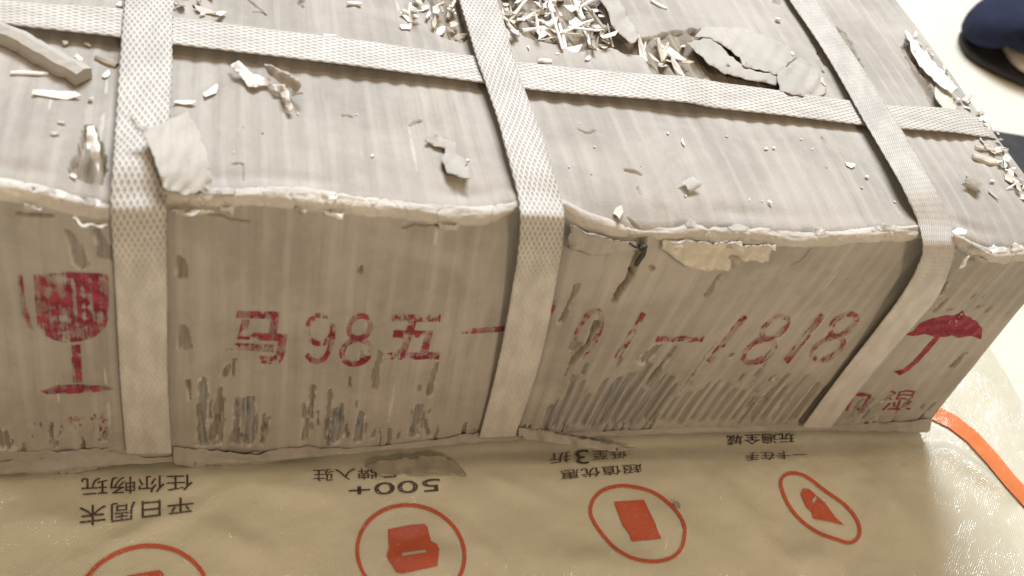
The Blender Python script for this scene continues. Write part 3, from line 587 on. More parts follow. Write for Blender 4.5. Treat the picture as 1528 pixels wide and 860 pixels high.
# ------------------------------------------------------------------ straps
def strap(name, stations, mat, label, wear=None, th=0.0007, group='woven straps binding the carton'):
    """stations: (left px, right px, ('z'|'y', value))"""
    L = []; Q = []
    for l, r, (ax, val) in stations:
        f = at_z if ax == 'z' else at_y
        L.append(f(np.array([l], float), val)[0]); Q.append(f(np.array([r], float), val)[0])
    L = np.array(L); Q = np.array(Q)
    for A, B, end in ((0, 1, 0), (-1, -2, 1)):                   # carry the strap on to the far side of the box and down it
        if end == 1 and L[-1][2] < H * 0.5: continue
        p0, q0 = L[A], Q[A]; d = (L[A] + Q[A]) / 2 - (L[B] + Q[B]) / 2; d[2] = 0; d /= np.linalg.norm(d)
        if abs(d[1]) > abs(d[0]): k0, k1 = (YB + 0.003 - p0[1]) / d[1], (YB + 0.003 - q0[1]) / d[1]
        else:
            xe = S0 - 0.003 if d[0] < 0 else S1 + 0.004; k0, k1 = (xe - p0[0]) / d[0], (xe - q0[0]) / d[0]
        k0 = max(k0, 0.002); k1 = max(k1, 0.002); add = []
        for f, zz in ((0.5, None), (0.92, None), (1.0, H - 0.006), (1.0, H - 0.05), (1.0, 0.004)):
            if f < 1 and max(k0, k1) < 0.02: continue
            a_, b_ = p0 + d * k0 * f, q0 + d * k1 * f; a_[2] = b_[2] = (H + 0.0022) if zz is None else zz; add.append((a_, b_))
        if end == 0: L = np.vstack([[a for a, _ in add[::-1]], L]); Q = np.vstack([[b for _, b in add[::-1]], Q])
        else: L = np.vstack([L, [a for a, _ in add]]); Q = np.vstack([Q, [b for _, b in add]])
    c = (L + Q) / 2
    t = np.concatenate([[0], np.cumsum(np.linalg.norm(np.diff(c, axis=0), axis=1))]); n = max(60, int(t[-1] / 0.0012))
    tt = np.linspace(0, t[-1], n)
    def spl(A):                                                 # monotone-ish cubic through the stations
        d = np.gradient(A, t, axis=0); i = np.clip(np.searchsorted(t, tt, 'right') - 1, 0, len(t) - 2); h = (t[i + 1] - t[i])[:, None]; u = ((tt - t[i])[:, None]) / h
        return (2*u**3-3*u**2+1) * A[i] + (u**3-2*u**2+u) * h * d[i] + (-2*u**3+3*u**2) * A[i+1] + (u**3-u**2) * h * d[i+1]
    L, Q = spl(L), spl(Q); tan = np.gradient((L + Q) / 2, axis=0); tan /= np.linalg.norm(tan, axis=1)[:, None]
    ac = Q - L; wd = np.linalg.norm(ac, axis=1).mean(); ac = ac / np.linalg.norm(ac, axis=1)[:, None]
    nn = np.cross(tan, ac); 
    if nn[0, 2] < 0: nn = -nn
    k = 17; xs = np.linspace(0, 1, k); ring = []; uvs = []
    prof = th / 2 * (1 - 0.55 * np.abs(2 * xs - 1) ** 8)
    for sgn in (1, -1):
        for j in (range(k) if sgn == 1 else range(k - 1, -1, -1)):
            wav = 0.00012 * fbm(tt * 90, 0 * tt + xs[j] * 3, 81, 2)
            edge = 0.0001 * vnoise(tt * 900, 0 * tt + j, 82) * (1 if j in (0, k - 1) else 0)
            ring.append(L + (Q - L) * xs[j] + nn * (sgn * prof[j] + wav)[:, None] + ac * edge[:, None]); uvs.append(np.stack([tt, 0 * tt + xs[j] * wd], -1))
    ring.append(ring[0]); uvs.append(uvs[0])
    P_ = np.stack(ring, 1); cen = (L + Q) / 2
    emb = 1 - 0.84 * sstep(H - 0.004, H - 0.034, cen[:, 2]); emb = np.broadcast_to(emb[:, None], P_.shape[:2])  # relief and painted pit shade: full on the lit top, faded down the shaded front
    me = grid_mesh(name, P_, np.stack(uvs, 1), {'emboss_shade': emb})
    bm = bmesh.new(); bm.from_mesh(me); bmesh.ops.remove_doubles(bm, verts=bm.verts[:], dist=1e-7); bmesh.ops.recalc_face_normals(bm, faces=bm.faces[:]); bm.to_mesh(me); bm.free()
    o = link(name, me, mat); tag(o, label, 'strap', group); return o
z = lambda v: ('z', H + v); y = lambda v: ('y', v)
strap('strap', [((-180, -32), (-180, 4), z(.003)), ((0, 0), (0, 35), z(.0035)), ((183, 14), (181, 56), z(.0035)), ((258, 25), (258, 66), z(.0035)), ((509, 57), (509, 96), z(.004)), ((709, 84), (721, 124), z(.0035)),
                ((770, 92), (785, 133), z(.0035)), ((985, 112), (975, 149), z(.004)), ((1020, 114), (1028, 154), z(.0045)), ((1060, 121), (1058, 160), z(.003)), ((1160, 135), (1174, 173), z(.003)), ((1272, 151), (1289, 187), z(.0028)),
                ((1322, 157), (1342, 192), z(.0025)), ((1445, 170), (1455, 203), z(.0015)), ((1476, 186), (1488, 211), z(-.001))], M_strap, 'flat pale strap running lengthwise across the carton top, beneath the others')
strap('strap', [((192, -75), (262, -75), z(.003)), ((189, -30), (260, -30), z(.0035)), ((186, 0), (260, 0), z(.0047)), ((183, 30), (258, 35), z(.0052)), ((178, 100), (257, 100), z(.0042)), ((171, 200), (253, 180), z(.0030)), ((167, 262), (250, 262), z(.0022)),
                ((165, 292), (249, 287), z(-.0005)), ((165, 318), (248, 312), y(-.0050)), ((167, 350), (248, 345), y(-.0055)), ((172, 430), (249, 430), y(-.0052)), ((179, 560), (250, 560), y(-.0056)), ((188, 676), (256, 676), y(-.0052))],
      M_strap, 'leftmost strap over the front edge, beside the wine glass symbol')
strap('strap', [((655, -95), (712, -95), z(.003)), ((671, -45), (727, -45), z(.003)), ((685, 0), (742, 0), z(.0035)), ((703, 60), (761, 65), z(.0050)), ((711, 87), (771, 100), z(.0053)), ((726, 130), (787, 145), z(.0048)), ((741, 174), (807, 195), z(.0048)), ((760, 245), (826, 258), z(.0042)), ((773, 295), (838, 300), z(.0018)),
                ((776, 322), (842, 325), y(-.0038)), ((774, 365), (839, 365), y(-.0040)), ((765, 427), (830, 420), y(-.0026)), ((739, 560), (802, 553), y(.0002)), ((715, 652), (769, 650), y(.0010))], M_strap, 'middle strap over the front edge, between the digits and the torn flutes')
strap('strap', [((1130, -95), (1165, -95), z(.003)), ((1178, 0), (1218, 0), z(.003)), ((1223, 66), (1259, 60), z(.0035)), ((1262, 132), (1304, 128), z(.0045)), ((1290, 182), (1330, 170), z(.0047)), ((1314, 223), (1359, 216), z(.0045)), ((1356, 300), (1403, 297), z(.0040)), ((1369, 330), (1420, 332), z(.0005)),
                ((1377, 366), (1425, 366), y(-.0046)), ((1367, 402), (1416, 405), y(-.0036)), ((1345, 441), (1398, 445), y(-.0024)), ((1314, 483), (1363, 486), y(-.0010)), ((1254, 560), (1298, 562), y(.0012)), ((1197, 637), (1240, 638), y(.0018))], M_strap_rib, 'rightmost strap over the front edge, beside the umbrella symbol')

# ------------------------------------------------------------------ woven sack under the box
def bag_z(x, y):
    f = 0.0025 + 0.0016 * fbm(x * 16, y * 16, 91, 3) + 0.0007 * fbm(x * 60, y * 60, 92, 3)
    for (a, c, hgt, wd) in BAGW:
        d, t = segdist(x, y, a, c); f = f + hgt * np.exp(-(d / wd) ** 2) * np.sin(np.pi * np.clip(t, 0.02, 0.98))
    m = sstep(-0.012, 0.0, y) * sstep(0.04, 0.05, x) * (1 - sstep(0.50, 0.515, x))    # pressed flat under the box
    return f * (1 - m) - 0.0012 - 0.0008 * m
BW = lambda p: tuple(at_z(np.array([p], float), 0.0)[0][:2])
BAGW = [(BW((90, 850)), BW((330, 745)), .0016, .004), (BW((640, 760)), BW((760, 860)), .0014, .005), (BW((1060, 700)), BW((1180, 860)), .0016, .006), (BW((300, 725)), BW((560, 745)), .0012, .005), (BW((1290, 690)), BW((1400, 850)), .0016, .006), (BW((690, 700)), BW((830, 760)), .0012, .004), (BW((0, 770)), BW((180, 800)), .002, .006), (BW((560, 850)), BW((720, 835)), .003, .008), (BW((1385, 655)), BW((1520, 760)), .004, .006), (BW((1400, 640)), BW((1480, 700)), .003, .004),
        (BW((800, 690)), BW((1080, 830)), .0015, .01), (BW((760, 840)), BW((1000, 850)), .003, .008), (BW((1150, 850)), BW((1260, 830)), .003, .008), (BW((290, 780)), BW((420, 850)), .0025, .006)]
nx, ny = 700, 400
bx = np.linspace(-0.12, 1, nx); 
U, V = np.meshgrid(np.linspace(0, 1, nx), np.linspace(0, 1, ny), indexing='ij')
yb = np.interp(V, [0, 0.12, 0.85, 1.0], [-0.30, -0.095, 0.03, 0.42]); re = 0.574 + 0.004 * vnoise(yb * 20, 0 * yb, 93) + np.where(yb < 0.0, yb * 0.12, 0); xb = -0.12 + (re + 0.12) * U
zb = bag_z(xb, yb); zb = np.maximum(zb, -0.0045)
sack = thing('woven_sack', (0.25, -0.1, 0.0), 'cream woven plastic sack printed with red ring icons, spread flat under the carton', 'sack')
link('sack_fabric', grid_mesh('sack_fabric', np.stack([xb, yb, zb], -1), np.stack([xb, yb], -1)), M_bag, sack)
def on_bag(px):
    p = at_z(px, 0.0)
    for _ in range(4): p = at_z(px, bag_z(p[:, 0], p[:, 1]) + 0.0005)
    return p, p[:, :2], None
def spline(pts, n=6):
    pts = np.array(pts, float); N_ = len(pts); out = []
    for i in range(N_):
        p0, p1, p2, p3 = pts[i - 1], pts[i], pts[(i + 1) % N_], pts[(i + 2) % N_]
        for k in range(n):
            t = k / n; out.append(0.5 * (2 * p1 + (p2 - p0) * t + (2 * p0 - 5 * p1 + 4 * p2 - p3) * t * t + (3 * p1 - p0 - 3 * p2 + p3) * t ** 3))
    return np.array(out)
def ring(pts, wd, label=None):
    o = spline(pts); c = o.mean(0); polys = []
    nrm = np.roll(o, -1, 0) - np.roll(o, 1, 0); nrm = np.stack([nrm[:, 1], -nrm[:, 0]], 1); nrm /= np.linalg.norm(nrm, axis=1)[:, None]
    nrm *= np.sign(((o - c) * nrm).sum(1))[:, None]
    a = o + nrm * wd / 2; i_ = o - nrm * wd / 2; n = len(o)
    bm = bmesh.new(); va = [bm.verts.new((*p, 0)) for p in a]; vi = [bm.verts.new((*p, 0)) for p in i_]
    for k in range(n): bm.faces.new([va[k], va[(k + 1) % n], vi[(k + 1) % n], vi[k]])
    q = finish_flat(bm, 'printed_ring', M_orange, sack, on_bag, 12); return q
def circ(cx, cy, r, n=16): return proj(np.array([(cx + r * math.cos(2 * math.pi * k / n), cy + r * math.sin(2 * math.pi * k / n), 0) for k in range(n)]))
ring(circ(0.2457, -0.0468, 0.0203), 5.5)
c0 = BW((214, 896)); ring(circ(c0[0], c0[1] - 0.0005, 0.0213), 6.5)
ring([(881, 763), (886, 745), (901, 731), (925, 725), (949, 727), (973, 734), (991, 745), (1007, 760), (1019, 778), (1022, 796), (1017, 818), (1004, 831), (985, 837), (964, 837), (940, 831), (916, 816), (898, 796), (886, 778)], 5)
ring([(1165, 722), (1172, 709), (1187, 706), (1206, 713), (1231, 732), (1259, 752), (1276, 771), (1283, 789), (1280, 803), (1268, 810), (1249, 805), (1220, 794), (1194, 775), (1176, 752)], 5)
icon = lambda polys: finish_flat(poly_bm(polys), 'printed_icon', M_orange, sack, on_bag, 10)
icon([[(579, 790), (611, 784), (634, 782), (638, 786), (643, 807), (652, 812), (656, 820), (655, 823), (637, 824), (637, 819), (600, 824.5), (600, 830), (579, 834), (577, 828), (581, 818)],
      [(600, 830), (637, 824), (655, 823), (653, 845), (600, 856), (591, 854), (579, 834)]])
icon([[(916, 749), (961, 746), (978, 781), (982, 793), (987, 804), (943, 808), (940, 798), (930, 785)]])
icon([[(1195, 737), (1199, 729), (1208, 730), (1218, 739), (1212, 746), (1214, 752), (1212, 765), (1203, 756)], [(1218, 739.5), (1231, 750), (1246, 771), (1260, 784), (1238, 778), (1214, 774), (1212, 765.5), (1214.5, 752), (1226, 758), (1228, 754), (1220, 744)]])
icon([[(180, 866), (190, 859), (238, 851), (244, 856), (248, 885), (190, 895)]])
def btext(txt, ul, ur, lr, ll): return finish_flat(to_quad(text_bm(txt), [lr, ll, ul, ur]), 'printed_lettering', M_dark, sack, on_bag, 14)   # printed the other way up
btext('平日周末', (118, 755), (289, 741), (289, 765), (118, 787)); btext('任你畅玩', (121, 714), (288, 708), (288, 731), (121, 741))
btext('500+', (520, 724), (656, 714), (658, 733), (520, 741)); btext('品牌入驻', (467, 701), (596, 697), (596, 713), (467, 719))
btext('低至', (884, 673), (936, 671), (936, 684), (884, 687)); btext('3', (858, 672), (878, 671), (880, 692), (860, 693)); btext('折', (820, 677), (852, 674), (852, 689), (820, 693))
btext('超值优惠', (836, 702), (957, 692), (960, 705), (838, 716)); btext('一卡在手', (1112, 676), (1203, 672), (1205, 684), (1112, 688)); btext('玩遍全城', (1085, 650), (1186, 646), (1186, 661), (1085, 665))
stp = [(1375, 606), (1392, 616), (1420, 630), (1450, 653), (1480, 686), (1505, 717), (1528, 742), (1570, 790)]
bm = bmesh.new(); o = np.array(stp, float); dn = np.gradient(o, axis=0); dn = np.stack([-dn[:, 1], dn[:, 0]], 1); dn /= np.linalg.norm(dn, axis=1)[:, None]
va = [bm.verts.new((*p, 0)) for p in o + dn * 10.5]; vb = [bm.verts.new((*p, 0)) for p in o - dn * 10.5]
for k in range(len(o) - 1): bm.faces.new([va[k], va[k + 1], vb[k + 1], vb[k]])
def on_bag_high(px):
    p, uv, k = on_bag(px); p[:, 2] += 0.0006; return p, uv, k
finish_flat(bm, 'border_stripe', M_stripe, sack, on_bag_high, 8)

# ------------------------------------------------------------------ loose scraps
def flake_mesh(L, W, r, th=0.00022, bend=0.3):
    n = r.choice([5, 6, 7]); bm = bmesh.new(); top = []; bot = []
    for k in range(n):
        a = 2 * math.pi * k / n + r.uniform(-.4, .4); q = r.uniform(0.6, 1.15)
        x, y_ = math.cos(a) * L / 2 * q, math.sin(a) * W / 2 * q; zz = bend * (x * x / max(L, 1e-6)) + r.uniform(-.15, .15) * W * 0.4
        top.append(bm.verts.new((x, y_, zz + th))); bot.append(bm.verts.new((x, y_, zz)))
    ct = bm.verts.new((0, 0, th * 1.2)); cb = bm.verts.new((0, 0, 0))
    for k in range(n):
        j = (k + 1) % n; bm.faces.new([top[k], top[j], ct]); bm.faces.new([bot[j], bot[k], cb]); bm.faces.new([bot[k], bot[j], top[j], top[k]])
    return bm
def rod_mesh(L, W, r, hgt=None):
    hgt = hgt or W * 0.45; bm = bmesh.new(); rings = []; m = 5
    for i in range(m):
        t = i / (m - 1); x = (t - .5) * L; w_ = W / 2 * r.uniform(.75, 1.05) * (0.6 + 0.4 * math.sin(math.pi * (0.12 + 0.76 * t))); oy = r.uniform(-.12, .12) * W; h_ = hgt * r.uniform(.7, 1.1)
        jx = r.uniform(-.3, .3) * W * (i in (0, m - 1))
        rings.append([bm.verts.new((x + jx, oy + a * w_, b * h_)) for a, b in ((-1, 0), (-.9, .7), (-.2, 1), (.7, .9), (1, 0))])
    for i in range(m - 1):
        for k in range(5): bm.faces.new([rings[i][k], rings[i][(k + 1) % 5], rings[i + 1][(k + 1) % 5], rings[i + 1][k]])
    bm.faces.new(rings[0][::-1]); bm.faces.new(rings[-1]); return bm
def chunk_mesh(L, W, r):
    bm = bmesh.new()
    for k in range(14):
        a = r.uniform(0, 6.28); q = r.uniform(.6, 1)
        bm.verts.new((math.cos(a) * L / 2 * q, math.sin(a) * W / 2 * q, r.uniform(0, .5) * min(L, W)))
    g = bmesh.ops.convex_hull(bm, input=bm.verts[:]); bmesh.ops.delete(bm, geom=list(set(g['geom_interior'] + g['geom_unused'])), context='VERTS'); return bm
def curl_mesh(L, W, r):
    bm = bmesh.new(); rows = []; n = 12
    for i in range(n):
        a = -0.3 + 3.6 * i / (n - 1); rad = L * 0.28 * (1 + 0.25 * i / n)
        rows.append([bm.verts.new((rad * math.cos(a) * (1 + .1 * j), (j - .5) * W + r.uniform(-.1, .1) * W, rad * math.sin(a) * .55 + rad * .35 + .0006 * j)) for j in (0, .5, 1)])
    for i in range(n - 1):
        for j in (0, 1): bm.faces.new([rows[i][j], rows[i + 1][j], rows[i + 1][j + 1], rows[i][j + 1]])
    bmesh.ops.solidify(bm, geom=bm.faces[:], thickness=0.0004); return bm
def scrap(name, kind, p, Lpx, ang, Wpx, mat, label, group=None, lift=0.0003, tilt=0.0, seed=0, base=None):
    r = random.Random(seed * 31 + int(p[0] * 7 + p[1]))
    q = np.array([p, (p[0] + math.cos(math.radians(ang)) * Lpx / 2, p[1] + math.sin(math.radians(ang)) * Lpx / 2)], float)
    bz = H if base is None else base
    c, e_ = at_z(q, bz + lift)
    if base is None: c[2] = float(topz_at(c)[0]) + lift
    else: c[2] = float(bag_z(np.array([c[0]]), np.array([c[1]]))[0]) + lift
    d = e_ - c; az = math.atan2(d[1], d[0]); L = 2 * math.hypot(d[0], d[1]); L = min(L, Lpx / 2.2e3)
    W = Wpx * np.linalg.norm(c - CAM) / FPX * 1.15
    bm = {'flake': lambda: flake_mesh(L, W, r), 'rod': lambda: rod_mesh(L, W, r), 'chunk': lambda: chunk_mesh(L, W, r), 'curl': lambda: curl_mesh(L, W, r)}[kind]()
    bmesh.ops.recalc_face_normals(bm, faces=bm.faces[:]); me = bpy.data.meshes.new(name); bm.to_mesh(me); bm.free()
    o = link(name, me, mat, loc=tuple(c)); o.rotation_euler = (r.uniform(-.15, .15) + tilt * r.uniform(-1, 1), tilt * r.uniform(-1, 1), az)
    return tag(o, label, 'scrap', group)
WS, CS, TS = M_white, M_cream, M_tan
SCR = [('white_rod', 'rod', (45, 110), 60, 2, 7, WS, 'thin straight white rod below the long cardboard strip at the far left'),
       ('white_shard', 'flake', (87, 142), 94, 3, 17, WS, 'long white paper shard, the largest left of the left strap'),
       ('paper_crumb', 'chunk', (136, 150), 11, 10, 10, CS, 'cream crumb touching the right tip of the long white shard'),
       ('paper_crumb', 'chunk', (97, 64), 13, 0, 9, CS, 'cream crumb above the long cardboard strip, near its middle'),
       ('paper_crumb', 'chunk', (130, 66), 15, 25, 6, CS, 'thin cream crumb above the end of the long cardboard strip'),
       ('white_shard', 'flake', (119, 86), 17, 32, 7, WS, 'small white sliver just right of the long cardboard strip'),
       ('white_shard', 'flake', (158, 111), 17, -62, 8, WS, 'small upright white sliver touching the short tan stick'),
       ('tan_stick', 'rod', (161, 92), 37, 22, 11, TS, 'short tan cardboard stick against the left strap'),
       ('paper_crumb', 'flake', (91, 184), 17, 4, 5, CS, 'upper of two cream slivers above the hole left of the left strap'),
       ('paper_crumb', 'flake', (82, 201), 17, -4, 8, CS, 'lower of two cream slivers above the hole left of the left strap'),
       ('white_shard', 'flake', (110, 259), 15, 40, 6, WS, 'tiny white sliver at the lower left of the hole by the left strap'),
       ('white_shard', 'flake', (275, 152), 33, 2, 11, WS, 'white boat shaped flake touching the right side of the left strap'),
       ('white_shard', 'flake', (316, 135), 34, -40, 11, WS, 'slanted white flake between the left strap and the curled paper scrap'),
       ('white_rod', 'rod', (530, 9), 22, 2, 7, WS, 'short pale rod lying alone left of the middle strap heap'),
       ('white_rod', 'rod', (812, 92), 20, 1, 7, WS, 'short white rod just above the lengthwise strap, right of the middle strap'),
       ('white_shard', 'flake', (877, 88), 11, -50, 7, WS, 'small white chip just below the big flake of the shred heap'),
       ('white_shard', 'flake', (788, 70), 9, 88, 4, WS, 'tiny white chip alone between middle strap and shred heap'),
       ('paper_crumb', 'chunk', (1160, 31), 12, 12, 8, WS, 'white crumb alone left of the rightmost strap, near the top'),
       ('white_rod', 'rod', (983, 8), 24, 28, 5, WS, 'thin white splinter right of the torn paper tongue'),
       ('paper_crumb', 'chunk', (1182, 82), 7, 60, 5, WS, 'tiny crumb at the upper right of the lifted torn flap'),
       ('white_shard', 'flake', (1226, 124), 22, 68, 8, CS, 'narrow pale flake left of the rightmost strap, above the lengthwise strap'),
       ('paper_crumb', 'chunk', (1228, 106), 8, 20, 6, CS, 'pale crumb just above the narrow flake by the rightmost strap'),
       ('cream_flake', 'flake', (925, 311), 24, -80, 14, CS, 'cream flake on the front edge just left of the crack'),
       ('curled_chip', 'curl', (1029, 280), 30, 40, 22, WS, 'curled white chip alone on the front right of the top'),
       ('white_shard', 'flake', (1019, 215), 14, 72, 5, WS, 'slim white sliver below the bent part of the lengthwise strap'),
       ('paper_crumb', 'chunk', (1144, 221), 7, 5, 4, WS, 'left of two tiny white crumbs lying side by side'),
       ('paper_crumb', 'chunk', (1154, 221), 6, 0, 4, WS, 'right of two tiny white crumbs lying side by side'),
       ('white_shard', 'flake', (1267, 247), 17, 15, 10, WS, 'white chip left of the rightmost strap, below the lengthwise strap'),
       ('paper_crumb', 'chunk', (1293, 265), 7, 0, 6, WS, 'tiny white crumb nearest the left side of the rightmost strap'),
       ('paper_crumb', 'chunk', (1149, 300), 9, 8, 6, WS, 'small white crumb near the front edge, above the umbrella side of the digits'),
       ('tan_rod', 'rod', (1473, 240), 46, 14, 11, CS, 'cream rod lying on the right end below the lengthwise strap'),
       ('white_rod', 'rod', (1470, 224), 30, 10, 6, CS, 'thin cream splinter just above the cream rod on the right end'),
       ('curled_chip', 'curl', (1449, 278), 24, -60, 18, CS, 'crumpled cream chip on the right end near the front corner'),
       ('paper_crumb', 'chunk', (1480, 270), 9, 0, 5, WS, 'tiny crumb right of the crumpled chip at the right end'),
       ('white_rod', 'rod', (1483, 291), 19, 42, 4, CS, 'thin slanted splinter below the crumpled chip at the right end'),
       ('white_flake', 'flake', (850, 72), 42, -12, 20, WS, 'big white flake on the lower edge of the shred heap'),
       ('white_flake', 'flake', (627, 15), 36, -18, 14, WS, 'largest white flake in the small heap left of the middle strap'),
       ('white_flake', 'flake', (608, 29), 34, 35, 8, WS, 'long slanted white flake in the small heap left of the middle strap'),
       ('white_flake', 'flake', (603, 42), 18, 10, 12, WS, 'lowest white flake of the small heap left of the middle strap'),
       ('paper_crumb', 'chunk', (178, 8), 12, -20, 10, WS, 'white crumb above the lengthwise strap, at the left side of the left strap'),
       ('tan_flake', 'flake', (305, 17), 44, 18, 14, CS, 'cream flake above the lengthwise strap, right of the left strap'),
       ('white_flake', 'flake', (490, 53), 26, 4, 6, WS, 'white sliver on the upper rim of the lengthwise strap'),
       ('dark_speck', 'chunk', (1008, 757), 14, 30, 9, M_film, 'dark grey green speck on the second ring from the right')]
for i, a in enumerate(SCR): scrap(*a, seed=i, base=(0.0 if a[0] == 'dark_speck' else None), lift=0.004 if 'rim of the length' in a[7] else 0.0004)
def heap(n, poly, kinds, label, group, lmin, lmax, hmax, seed, mats, bias=None, wmin=4, wmax=9):
    r = random.Random(seed); xs = [p[0] for p in poly]; ys = [p[1] for p in poly]; k = 0
    while k < n:
        p = (r.uniform(min(xs), max(xs)), r.uniform(min(ys), max(ys)))
        if not inpoly(np.array([p[0]]), np.array([p[1]]), poly)[0]: continue
        ang = r.gauss(bias, 35) if bias is not None and r.random() < .65 else r.uniform(0, 180)
        kd = r.choice(kinds); Lp = r.uniform(lmin, lmax); mt = r.choice(mats); wp = r.uniform(wmin, wmax) * (1.5 if kd == 'flake' else 0.8)
        word = {'rod': 'splinter', 'flake': 'flake', 'chunk': 'crumb'}[kd]; cw = {'white_shred': 'white', 'cream_paper_scrap': 'cream', 'tan_cardboard_scrap': 'tan'}[mt.name]
        sw = 'long' if Lp > (lmin + lmax) / 2 else 'short'
        scrap('paper_' + word, kd, p, Lp, ang, wp, mt, sw + ' ' + cw + ' ' + word + ' ' + label, group, r.uniform(0.0003, hmax), 0.45, seed * 100 + k); k += 1
heap(120, [(748, -40), (885, -40), (900, 10), (915, 55), (905, 70), (880, 66), (850, 62), (815, 55), (795, 28), (757, 22)], ['rod', 'flake', 'flake', 'flake'], 'in the shredded heap right of the middle strap', 'splinters in the large shredded heap', 10, 50, .006, 3, [WS, WS, WS, CS, TS], 35, 3, 11)
heap(10, [(745, 10), (770, 10), (772, 55), (748, 50)], ['rod', 'flake'], 'in the shredded heap right of the middle strap', 'splinters in the large shredded heap', 14, 40, .003, 33, [WS, CS], 75)
heap(26, [(598, -30), (680, -30), (690, 30), (690, 55), (655, 52), (640, 35), (600, 20)], ['flake', 'rod'], 'in the small heap left of the middle strap', 'splinters in the small heap', 10, 28, .004, 4, [WS, CS], 60)
heap(10, [(258, -12), (300, -15), (372, 20), (365, 34), (320, 25), (262, 22)], ['flake', 'chunk'], 'in the sparse cluster right of the left strap', 'crumbs above the lengthwise strap', 8, 20, .002, 5, [WS, CS, TS])
heap(14, [(915, 62), (960, 75), (1000, 105), (1035, 100), (1040, 70), (1015, 62), (975, 70)], ['rod', 'flake'], 'caught in the tear left of the lifted flap', 'slivers in the torn hollow', 14, 45, .003, 6, [WS, CS, CS], 60)
heap(46, [(1345, 50), (1355, 45), (1432, 125), (1500, 205), (1488, 212), (1420, 140)], ['flake', 'chunk'], 'along the torn right rim of the carton', 'flecks on the right rim', 6, 17, .002, 7, [WS, CS], 45)
heap(26, [(1455, 205), (1495, 215), (1545, 300), (1530, 310), (1480, 230)], ['flake', 'chunk'], 'on the right corner of the carton top', 'flecks on the right corner', 7, 20, .002, 8, [WS, CS], 45)
heap(26, [(300, 150), (1330, 210), (1350, 330), (900, 310), (320, 270)], ['chunk', 'flake'], 'scattered alone on the open carton top', 'tiny crumbs on the top', 3, 6, .0002, 9, [WS, CS], None, 2, 3.5)
# long bent cardboard strip, upper left
p = at_z(np.array([(-60, 20), (0, 52), (62, 82), (126, 118)], float), H + 0.0015); wdt = 0.0036
bm = bmesh.new(); rows = []
fine = np.array([[np.interp(t, range(4), p[:, k]) for k in range(3)] for t in np.linspace(0, 3, 22)])
for i, c in enumerate(fine):
    d = fine[min(i + 1, 21)] - fine[max(i - 1, 0)]; d /= np.linalg.norm(d); sd = np.array([-d[1], d[0], 0]); jj = 0.0006 * vnoise(i * .6, 3.0, 5)
    rows.append([bm.verts.new(tuple(c + sd * (a * wdt + jj) + np.array([0, 0, hh + 0.0004 * vnoise(i * .8, k * 3.1, 9)]))) for k, (a, hh) in enumerate(((-1, -.001), (-1.02, .0012), (-.75, .0030), (.15, .0036), (.95, .0026), (1.02, -.001)))])
for i in range(21):
    for k in range(6): bm.faces.new([rows[i][k], rows[i][(k + 1) % 6], rows[i + 1][(k + 1) % 6], rows[i + 1][k]])
bm.faces.new(rows[0]); bm.faces.new(rows[-1][::-1]); bmesh.ops.recalc_face_normals(bm, faces=bm.faces[:])
me = bpy.data.meshes.new('cardboard_strip'); bm.to_mesh(me); bm.free(); tag(link('cardboard_strip', me, M_tear), 'long bent tan cardboard strip lying below the lengthwise strap at the far left', 'scrap')
# curled three lobed paper scrap
t = thing('curled_paper', tuple(at_z(np.array([(400, 125)], float), H)[0]), 'curled torn paper scrap with three lobes on the carton top, near the left strap', 'scrap')
flap('paper_lobe', [(343, 98, 2), (356, 91, 4), (377, 111, 3), (405, 119, 3), (400, 128, 2), (370, 130, 1.5), (363, 119, 1.5)], M_white, t, seed=21)
flap('paper_lobe', [(394, 96, 5), (405, 97, 7), (428, 108, 7), (446, 119, 7), (453, 140, 5), (436, 144, 3), (431, 132, 3), (415, 121, 3), (400, 110, 3)], M_tear, t, seed=22)
flap('paper_lobe', [(400, 126, 2), (425, 126, 4), (432, 145, 4), (438, 163, 2), (431, 168, 1.5), (418, 140, 2)], M_cream, t, seed=23)
# film and strip at the foot of the box
o = flap('film_scrap', [(545, 696, 1.5), (560, 688, 2.5), (600, 683, 3), (649, 679, 3), (672, 684, 2), (690, 700, 2), (697, 711, 1.5), (645, 704, 3), (628, 709, 2), (600, 706, 1.5), (572, 711, 1.5)], M_film, None, 'bag', 0.0008, 0.0002, rg=0, seed=24)
tag(o, 'dull grey film scrap at the foot of the carton, above the printed 500+', 'scrap')
o = flap('paper_strip', [(774, 638, 10), (812, 642, 8), (860, 652, 6), (925, 664, 4), (948, 668, 2), (917, 674, 2), (850, 664, 3), (800, 658, 4), (774, 653, 5)], M_tear, None, 'bag', 0.0015, 0.0004, seed=25)
tag(o, 'torn cardboard strip at the foot of the carton, right of the middle strap', 'scrap')

# ------------------------------------------------------------------ shoe and mat beyond the box
def loft(name, secs, mat, parent, cap=True, k=20):
    """secs: (x, half width, z low, z high, y shift)"""
    bm = bmesh.new(); rows = []
    for (x, hw, z0, z1, ys) in secs:
        row = []
        for i in range(k):
            a = 2 * math.pi * i / k; ca, sa = math.cos(a), math.sin(a)
            yy_ = math.copysign(abs(ca) ** 0.75, ca) * hw; zz_ = (z0 + z1) / 2 + math.copysign(abs(sa) ** 0.75, sa) * (z1 - z0) / 2
            row.append(bm.verts.new((x, yy_ + ys, zz_)))
        rows.append(row)
    for i in range(len(rows) - 1):
        for j in range(k): bm.faces.new([rows[i][j], rows[i][(j + 1) % k], rows[i + 1][(j + 1) % k], rows[i + 1][j]])
    bm.faces.new(rows[0][::-1]); bm.faces.new(rows[-1])
    bmesh.ops.recalc_face_normals(bm, faces=bm.faces[:])
    for f in bm.faces: f.smooth = True
    me = bpy.data.meshes.new(name); bm.to_mesh(me); bm.free(); o = link(name, me, mat); o.parent = parent
    o.modifiers.new('soft', 'SUBSURF').render_levels = 1; return o
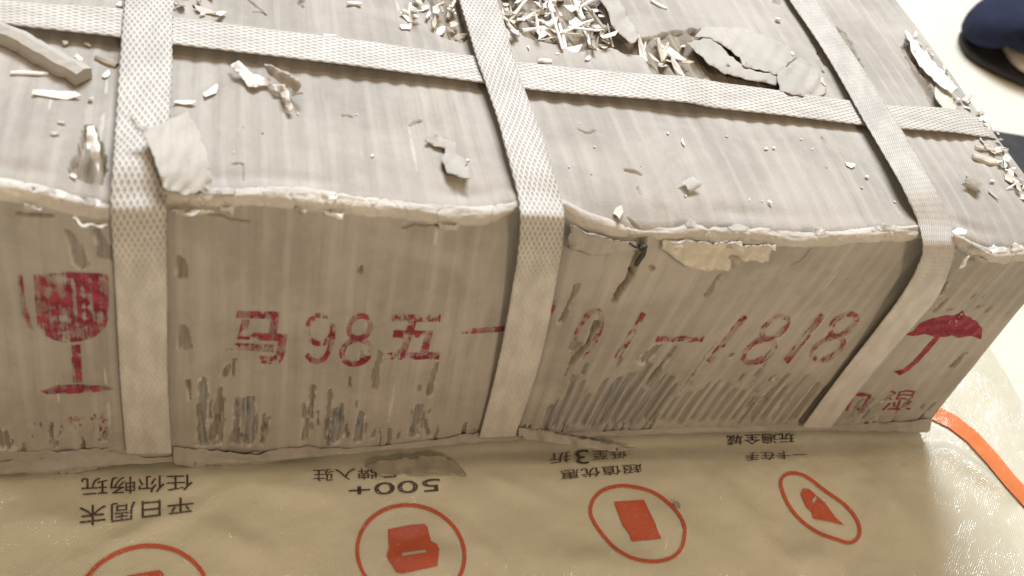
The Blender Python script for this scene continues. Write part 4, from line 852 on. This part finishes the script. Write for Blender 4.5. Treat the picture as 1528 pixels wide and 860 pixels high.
sx, sy = BW((1436, 62)); 
shoe = thing('shoe', (sx, sy, -0.006), 'navy blue shoe with a beige sole on the white floor, toe towards the carton', 'shoe')
loft('upper', [(0.004, .012, .022, .034, 0), (.012, .026, .018, .044, 0), (.04, .040, .018, .058, 0), (.08, .047, .018, .068, .002), (.12, .047, .018, .082, .004), (.16, .042, .018, .105, .004), (.20, .038, .018, .112, .004), (.25, .036, .018, .108, .002), (.275, .030, .018, .10, 0), (.285, .018, .02, .09, 0)], M_blue, shoe)
loft('midsole', [(0.03, .030, .008, .014, 0), (.045, .043, .006, .022, 0), (.06, .049, .005, .026, 0), (.09, .051, .005, .026, .002), (.14, .047, .005, .028, .004), (.20, .043, .005, .032, .004), (.26, .041, .005, .032, .002), (.288, .026, .006, .032, 0)], M_sole, shoe)
loft('outsole', [(-.001, .014, .0, .009, 0), (.010, .030, .0, .009, 0), (.04, .046, .0, .009, 0), (.09, .052, .0, .009, .002), (.14, .048, .0, .009, .004), (.20, .044, .0, .009, .004), (.26, .042, .0, .009, .002), (.289, .027, .0, .009, 0)], M_black, shoe)
loft('toe_cap', [(-.006, .008, .012, .026, 0), (.002, .022, .010, .036, 0), (.016, .033, .012, .047, 0), (.03, .039, .03, .055, 0)], M_blue, shoe)
for k in range(4): 
    x = .09 + k * .017
    loft('lace', [(x, .024, .066 + k * .007, .074 + k * .007, .003), (x + .006, .024, .068 + k * .007, .076 + k * .007, .003)], M_lace, shoe)
shoe.rotation_euler = (0, 0, math.radians(-16))
a0 = BW((1478, 196)); a1 = BW((1528, 204)); d = np.array(a1) - np.array(a0); d /= np.linalg.norm(d); nrm = np.array([d[1], -d[0]])
c4 = [np.array(a0) - d * 0.03, np.array(a0) + d * 0.6, np.array(a0) + d * 0.6 + nrm * 0.11, np.array(a0) - d * 0.03 + nrm * 0.11]
bm = bmesh.new(); f = bm.faces.new([bm.verts.new((*q, -0.0055)) for q in c4]); ex = bmesh.ops.extrude_face_region(bm, geom=[f])
for v in ex['geom']:
    if isinstance(v, bmesh.types.BMVert): v.co.z = 0.002
bmesh.ops.recalc_face_normals(bm, faces=bm.faces[:]); bmesh.ops.bevel(bm, geom=bm.edges[:], offset=0.002, segments=2, affect='EDGES')
me = bpy.data.meshes.new('floor_mat'); bm.to_mesh(me); bm.free(); tag(link('floor_mat', me, M_mat), 'dark grey mat lying on the white floor beyond the right end of the carton', 'mat')
